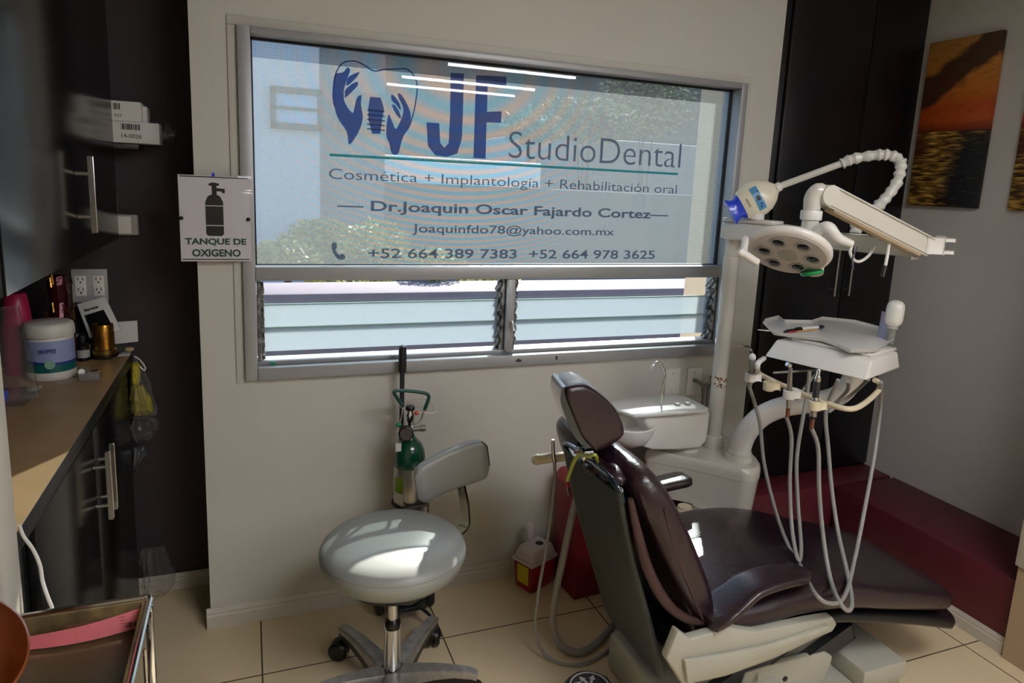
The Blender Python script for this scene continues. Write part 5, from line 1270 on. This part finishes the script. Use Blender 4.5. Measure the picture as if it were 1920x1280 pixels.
MB().tube(cr([h0+Vector((0, 0, .08)), h0+rout*.010+Vector((-.004, .004, .105)), P(1393, 649, Z=zb+.085), P(1381, 648, Z=zb+.088)], 5), .0022, 8).build('nozzle', M_chrome, ts)
ts = inst('turbine_handpiece', 'steel high speed handpiece with angled head, middle of the holder rail', h1,
     [('grip', [(0, -.045), (.006, -.045), (.0075, -.03), (.0085, .0), (.0082, .03), (.007, .06), (.006, .085), (0, .086)], M_steel, Vector((-.02, .05, 1)), NZ), ('connector', [(0, -.075), (.0055, -.075), (.0065, -.07), (.0065, -.0455), (0, -.0455)], mat('copper_connector', '#8a5d4a', .3, metal=.8), Vector((-.02, .05, 1)), NZ)],
     [h1-up*.075, dn(1484, 820, h1, -.01), dn(1481, 900, h1, -.03), dn(1484, 980, h1, -.07), dn(1492, 1035, h1, -.14), dn(1499, 1050, h1, -.16), dn(1502, 1020, h1, -.10), dn(1496, 940, h1, -.02), dn(1494, 860, h1, .02), dn(1506, 780, h1, .05), dn(1514, 735, h1, .06), P(1518, 696, Z=zb-.002)], .0062, 'dental instrument')
hd = h1+Vector((-.003, .005, .089)); MB().lathe([(0, -.008), (.0075, -.008), (.008, .006), (.006, .008), (0, .0082)], hd+rout*.008+Vector((0, 0, .006)), 18, (rout+up*.6)).build('head', M_chrome, ts)
ts = inst('motor_handpiece', 'straight silver low speed handpiece, rightmost on the holder rail', h2,
     [('motor', [(0, -.035), (.0105, -.035), (.0105, .022), (.0095, .024), (0, .024)], M_steel, up, NZ), ('sleeve', [(0, .0245), (.0098, .0245), (.0098, .07), (.0088, .074), (0, .074)], M_darksteel, up, NZ), ('nose', [(0, .0745), (.0088, .0745), (.0092, .082), (.007, .09), (.0052, .094), (.0055, .108), (.003, .112), (0, .112)], M_chrome, up, NZ), ('black_ring', [(0, -.043), (.0112, -.043), (.0112, -.0355), (0, -.0355)], M_black, up, NZ), ('connector', [(0, -.075), (.0065, -.075), (.007, -.0435), (0, -.0435)], mat('copper_ring', '#8a5d4a', .3, metal=.8), up, NZ)],
     [h2-up*.075, dn(1534, 840, h2, .0), dn(1536, 920, h2, -.02), dn(1544, 1010, h2, -.06), dn(1556, 1080, h2, -.125), dn(1572, 1125, h2, -.22), dn(1589, 1144, h2, -.235), dn(1597, 1130, h2, -.21), dn(1590, 1080, h2, -.13), dn(1572, 1000, h2, -.02), dn(1560, 920, h2, .05), dn(1553, 840, h2, .09), dn(1549, 770, h2, .11), P(1572, 712, Z=zb-.002)], .0066, 'dental instrument')

# disposable white tray with a pen and a small brush
t = thing('plastic_tray', (1.95, 1.75, tray_z), 'thin white disposable tray lying on the instrument table', 'tray')
ol = [(1437, 612), (1441, 604), (1463, 598), (1474, 606), (1522, 607), (1541, 600), (1600, 606), (1640, 617), (1666, 641), (1642, 660), (1592, 661), (1574, 651), (1540, 640), (1480, 632), (1452, 628)]
zt = tray_z+.004
b = MB(); pts = [P(x, y, Z=zt) for x, y in ol]; b.prism(pts, (0, 0, .0025), .0008); b.build('tray_floor', M_white, t)
b = MB(); rs = []
for i, p in enumerate(pts):
    c_ = sum(pts, Vector())/len(pts); o_ = (p-c_); o_.z = 0; o_.normalize()
    rs.append([p+Vector((0, 0, .0025)), p+o_*.014+Vector((0, 0, .013)), p+o_*.0155+Vector((0, 0, .0125)), p+o_*.002+Vector((0, 0, .0005))])
b.rings(rs, closed=True); b.build('tray_rim', M_white, t)
b = MB(); s0 = P(1442, 620, Z=zt+.012); b.bar(s0, P(1421, 618, Z=zt+.014), .012, .002, .0004, w2=.002); b.build('pull_tab', M_white, t)
ze = zt+.0032
t = thing('composite_syringe', P(1505, 614, Z=ze), 'black and white composite syringe lying in the white tray', 'syringe')
a, c_ = P(1470, 620, Z=ze+.009), P(1545, 612, Z=ze+.009); dr = (c_-a).normalized(); L = (c_-a).length
MB().lathe([(0, L*.42), (.0062, L*.42), (.0062, L*.84), (0, L*.84)], a, 18, dr).build('barrel', M_paper, t)
MB().lathe([(0, L*.30), (.008, L*.30), (.0085, L*.36), (.0075, L*.415), (0, L*.415)], a, 18, dr).build('collar', M_black, t)
MB().lathe([(0, L*.845), (.007, L*.845), (.007, L*.95), (.003, L), (0, L)], a, 18, dr).build('cap', M_black, t)
MB().tube(cr([a+dr*L*.30, a+dr*L*.16, a+dr*L*.08-up*.002, a+dr*.0-up*.0045], 5), [.0035, .003, .0042, .004, .004, .004, .004, .0042, .0042, .005, .0052, .005, .0045, .004, .0035, .003], 12).build('plunger', M_black, t)
t = thing('applicator_brush', P(1510, 620, Z=ze), 'tan applicator stick with a red end beside the black syringe', 'applicator')
a, c_ = P(1476, 622, Z=ze+.004), P(1533, 618, Z=ze+.004); dr = (c_-a).normalized(); L = (c_-a).length
MB().lathe([(0, L*.30), (.0022, L*.30), (.0026, L*.6), (.0022, L), (0, L)], a, 12, dr).build('stick', mat('tan_plastic', '#c79a52', .4), t)
MB().lathe([(0, -.002), (.0038, 0), (.004, L*.22), (.002, L*.295), (0, L*.295)], a, 12, dr).build('red_end', M_redplastic, t)

# curing light standing at the end of the table
q = C_+Vector((-.03, .06, 0)); q = P(1668, 642, Z=tray_z-.002)
t = thing('curing_light', q, 'white capsule headed curing light standing at the right end of the table', 'curing light')
ax = Vector((.02, -.02, 1)).normalized()
MB().lathe([(0, -.004), (.013, -.004), (.014, .03), (.0135, .050), (0, .050)], q, 22, ax).build('grey_neck', M_hose2, t)
MB().lathe([(0, .0505), (.017, .0505), (.018, .055), (.017, .060), (0, .060)], q, 22, ax).build('neck_ring', M_greyplate, t)
MB().lathe([(0, .0605), (.016, .0605), (.026, .071), (.0295, .084), (.0295, .124), (.027, .139), (.019, .149), (.009, .153), (0, .1535)], q, 30, ax).build('capsule_head', M_white, t)
b = MB(); b.bar(q+Vector((.015, .035, -.004)), q+Vector((.03, .045, .10)), .055, .006, .002, up=(1, 0, 0)); b.build('holder_plate', mat('pale_lilac_plastic', '#a9a6c8', .35), t)

# ------------------------------------------------------------------ operating lamp on the pole
lt = thing('operating_lamp', (1.8, 1.9, 1.45), 'white operating lamp with six lenses on a jointed arm from the pole', 'operating lamp')
st = Vector((1.755, 2.20, 1.458))+ad*.205
en = Vector((1.965, 1.575, 1.452))
MB().bar(st, en, .050, .062, .008, w2=.040, h2=.050).build('lower_arm', M_offw, lt)
j0 = Vector((1.985, 1.565, 1.463)); j1 = P(1548, 366, D=2.05)
MB().bar(j0, j1, .044, .050, .006, h2=.052).build('upper_arm', M_offw, lt)
b = MB(); b.bar(j0+Vector((0, 0, -.034))+(j1-j0)*.08, j1+Vector((0, 0, -.032))-(j1-j0)*.06, .040, .010, .003); tag(b.build('arm_underside', mat('tan_strip', '#c9b698', .4), lt), 'tan strip under the arm')
dj = (j0-j1).normalized(); 
b = MB(); b.bar(j0-dj*.01+Vector((0, 0, .0)), j0+Vector((.045, -.018, .004)), .040, .052, .005); b.bar(j0+Vector((.045, -.018, .022)), j0+Vector((.080, -.030, .022)), .034, .010, .002); b.bar(j0+Vector((.045, -.018, -.016)), j0+Vector((.080, -.030, -.016)), .034, .010, .002); b.build('arm_fork', M_white, lt)
b = MB(); b.lathe([(0, -.028), (.030, -.028), (.031, -.024), (.031, .024), (.030, .028), (0, .028)], j1, 26, dj.cross(up).normalized()); b.build('elbow', M_offw, lt)
e1 = P(1524, 378, D=2.05)
MB().tube(cr([j1-dj*.015, j1-dj*.028+Vector((0, 0, .002)), e1+Vector((-.002, 0, .012)), e1-up*.025], 5), .024, 20).build('elbow_pipe', M_offw, lt)
c0 = e1-up*.0255
MB().lathe([(0, -.028), (.030, -.028), (.031, -.024), (.031, -.004), (.029, 0), (0, 0)], c0, 26).build('swivel_collar', M_white, lt)
MB().lathe([(0, -.075), (.026, -.075), (.0245, -.0285), (0, -.0285)], c0, 24).build('swivel_stem', M_offw, lt)
hc = P(1478, 476, D=2.03)
vdir = (Vector((0, 0, CAMZ))-hc).normalized()
vh = Vector((vdir.x, vdir.y, 0)).normalized()
ln = (-up*.815 + vh*.54 + RGT*-.10).normalized()      # lens side normal, tilted toward the patient and the door
MB().lathe([(0, .0), (.108, .0), (.116, -.004), (.120, -.012), (.119, -.020), (.100, -.036), (.06, -.048), (.03, -.052), (0, -.053)], hc, 56, ln).build('lamp_head', M_white, lt)
MB().lathe([(0, .0005), (.104, .0005), (.105, .003), (0, .0035)], hc, 56, ln).build('lens_plate', mat('pale_plate', '#c9c4c6', .3), lt)
la = ln.orthogonal().normalized(); la = (RGT-ln*RGT.dot(ln)).normalized(); lb = ln.cross(la)
for k in range(6):
    a = math.radians(14+60*k); p = hc+ln*.0036+(la*math.cos(a)+lb*math.sin(a))*.068
    b = MB(); b.lathe([(.0215, 0), (.0235, .003), (.021, .004), (.018, .001)], p, 26, ln); lr = b.build('lens_ring', M_greyplate, lt)
    b = MB(); b.lathe([(0, .0035), (.010, .003), (.0175, .0008), (.018, .0), (0, 0)], p, 24, ln); b.build('lens', M_lens, lr)
b = MB(); b.lathe([(0, .005), (.018, .005), (.028, .004), (.030, 0), (0, 0)], hc+ln*.0036, 30, ln); b.build('centre_cap', M_greyplate, lt)
# yoke and handles
b = MB(); yk = c0-up*.075
b.tube(cr([yk+up*.01, yk-up*.012, yk-up*.012+la*-.035-ln*.0, hc-ln*.02-la*.075-lb*.0+vh*-.02, hc-ln*.015-la*.10], 6), .011, 14); b.tube(cr([yk, yk+la*.03-up*.01, hc-ln*.03+la*.08], 5), .011, 14); b.ball(yk-up*.005, (.03, .03, .018), 18); b.build('yoke', M_white, lt)
b = MB(); b.tube(cr([hc-ln*.016-la*.055-lb*.09, hc-ln*.012-la*.105-lb*.055, hc-ln*.008-la*.128, P(1393, 474, D=1.99), P(1386, 470, D=1.985)], 6), .0105, 14); b.tube([P(1386, 470, D=1.985), P(1420, 492, D=2.0)], .0115, 14); b.build('handle', M_white, lt)
b = MB(); b.tube(cr([P(1530, 440, D=2.04), P(1543, 428, D=2.02), P(1556, 428, D=2.0), P(1572, 446, D=2.0), P(1598, 458, D=2.0)], 6), [.016, .017, .018, .018, .018, .018, .018, .018, .018, .018, .018, .0175, .017, .0165, .016, .0155, .015, .0145, .014, .0135, .013, .0125, .012, .0115, .010], 14); b.build('handle', M_white, lt)
q = P(1522, 508, D=2.07); MB().lathe([(0, -.022), (.026, -.022), (.032, -.016), (.034, .0), (0, .0)], q, 28, ln).build('sensor_knob', M_white, lt)
ln = (-up*.93+RGT*.25+vh*.12).normalized()
tag(MB().lathe([(0, .0005), (.034, .0005), (.033, .008), (.028, .012), (0, .012)], q, 28, ln).build('green_band', mat('bright_green', '#1d9150', .35), lt), 'green tipped knob')
# loose cables under the arm
b = MB(); b.tube(cr([P(1668, 452, D=2.14), P(1664, 478, D=2.13), P(1660, 498, D=2.13)], 5), .0048, 8); b.build('cable', M_white, lt)
b = MB(); b.tube([P(1660, 498, D=2.13), P(1658, 506, D=2.13), P(1655, 518, D=2.13)], .007, 10); b.build('cable_plug', M_black, lt)
b = MB(); b.tube(cr([P(1640, 462, D=2.2), P(1628, 480, D=2.19), P(1612, 490, D=2.18), P(1600, 486, D=2.17), P(1594, 472, D=2.16), P(1598, 462, D=2.16)], 6), .0048, 8); b.build('cable_loop', M_white, lt)
b = MB(); b.tube([P(1602, 462, D=2.16), P(1601, 470, D=2.16)], .008, 10); b.tube(cr([P(1600, 478, D=2.16), P(1598, 492, D=2.16), P(1600, 505, D=2.16)], 4), .003, 8); b.build('cable_end', M_darksteel, lt)

# whitening lamp: egg head resting on the pole block, neck wrapped in plastic
t = thing('whitening_lamp', (1.77, 2.17, 1.51), 'cream egg shaped whitening lamp with blue panel resting on the pole block', 'whitening lamp')
hc2 = P(1421, 371, D=2.56)
axd = (P(1462, 352, D=2.55)-P(1386, 392, D=2.57)).normalized()
vdir2 = (Vector((0, 0, CAMZ))-hc2).normalized(); sd2 = axd.cross(vdir2).normalized(); fr2 = sd2.cross(axd)
if fr2.dot(vdir2) < 0: fr2 = -fr2
prof = [(-.066, .052), (-.060, .056), (-.03, .066), (.0, .068), (.03, .060), (.055, .042), (.070, .024), (.078, .016)]
b = MB(); rs = []
for h, r in prof: rs.append([hc2+axd*h+sd2*(r*math.cos(a))+fr2*(r*.55*math.sin(a)) for a in [2*PI*k/32 for k in range(32)]])
b.rings(rs); b.build('lamp_head', M_cream if False else mat('ivory_plastic', '#e4dfc8', .3, coat=.3), t)
def onhead(h, s): 
    r = 0
    for (h0_, r0), (h1_, r1) in zip(prof, prof[1:]):
        if h0_ <= h <= h1_: r = r0+(r1-r0)*(h-h0_)/(h1_-h0_)
    k = max(0, 1-(s/r)**2)**.5
    return hc2+axd*h+sd2*s+fr2*(r*.55*k)
def patch(name, h0_, h1_, s0, s1, m, off, par=None):
    b = MB(); t_ = bmesh.new(); N = 8; g = []
    for i in range(N+1):
        row = []
        for j in range(N+1):
            p = onhead(h0_+(h1_-h0_)*i/N, s0+(s1-s0)*j/N); row.append((p+fr2*off, p-fr2*.002))
        g.append(row)
    F = [[t_.verts.new(c[0]) for c in r] for r in g]; K = [[t_.verts.new(c[1]) for c in r] for r in g]
    for i in range(N):
        for j in range(N): t_.faces.new((F[i][j], F[i+1][j], F[i+1][j+1], F[i][j+1])); t_.faces.new((K[i][j], K[i][j+1], K[i+1][j+1], K[i+1][j]))
    for i in range(N):
        t_.faces.new((F[i][0], K[i][0], K[i+1][0], F[i+1][0])); t_.faces.new((F[i][N], F[i+1][N], K[i+1][N], K[i][N])); t_.faces.new((F[0][i], F[0][i+1], K[0][i+1], K[0][i])); t_.faces.new((F[N][i], K[N][i], K[N][i+1], F[N][i+1]))
    bmesh.ops.recalc_face_normals(t_, faces=t_.faces); b._merge(t_); return b.build(name, m, par or t)
pn = patch('control_panel', -.022, .006, -.044, .046, M_bluepanel, .0012)
patch('display', -.014, .000, -.009, .010, M_black, .002, pn)
for h, s in ((-.012, -.024), (.0, -.024), (-.006, .024), (-.010, .034)): patch('panel_button', h-.003, h+.003, s-.003, s+.003, M_navy if h > -.011 else mat('panel_green', '#2f8a6a', .4), .002, pn)
for k in range(6): patch('vent_slot', -.050, -.042, -.016+.006*k, -.0135+.006*k, M_darksteel, .0008)
b = MB(); rs = []
g0 = hc2-axd*.066
for h, w_, dpt in ((0, .050, .028), (-.008, .046, .026), (-.018, .038, .022), (-.03, .040, .024), (-.042, .050, .026), (-.047, .052, .026)):
    rs.append([g0+axd*h+sd2*(w_*math.copysign(abs(math.cos(a))**.7, math.cos(a)))+fr2*(dpt*math.sin(a)) for a in [2*PI*k/24 for k in range(24)]])
b.rings(rs); tag(b.build('light_guard', M_blue, t), 'bright blue light guard')
n0 = hc2+axd*.078; nk = P(1587, 303, D=2.48)
MB().tube([n0-axd*.006, n0+axd*.012], .0175, 18).build('neck_joint', M_white, t)
MB().tube([n0+axd*.0125, nk], .0125, 16).build('neck_rod', M_offw, t)
wp_ = cr([P(1578, 307, D=2.485), P(1600, 298, D=2.47), P(1640, 291, D=2.44), P(1668, 291, D=2.42), P(1685, 299, D=2.41), P(1689, 315, D=2.41), P(1680, 345, D=2.42), P(1660, 372, D=2.42), P(1640, 392, D=2.41), P(1618, 408, D=2.38), P(1607, 422, D=2.36), P(1604, 437, D=2.355)], 7)
MB().tube(wp_, [.0185+.003*math.sin(i*1.7)+rnd.uniform(-.0015, .0015) for i in range(len(wp_))], 16).build('wrapped_neck', M_wrapw, t)
MB().box(P(1604, 440, D=2.355)-Vector((.03, .03, .008)), P(1604, 440, D=2.355)+Vector((.03, .03, .004)), .004).build('clamp_foot', M_white, t)
MB().tube([hc2+Vector((0, .0, -.045)), Vector((hc2.x, hc2.y, 1.5085))], .03, 20).build('rest_foot', M_white, t)
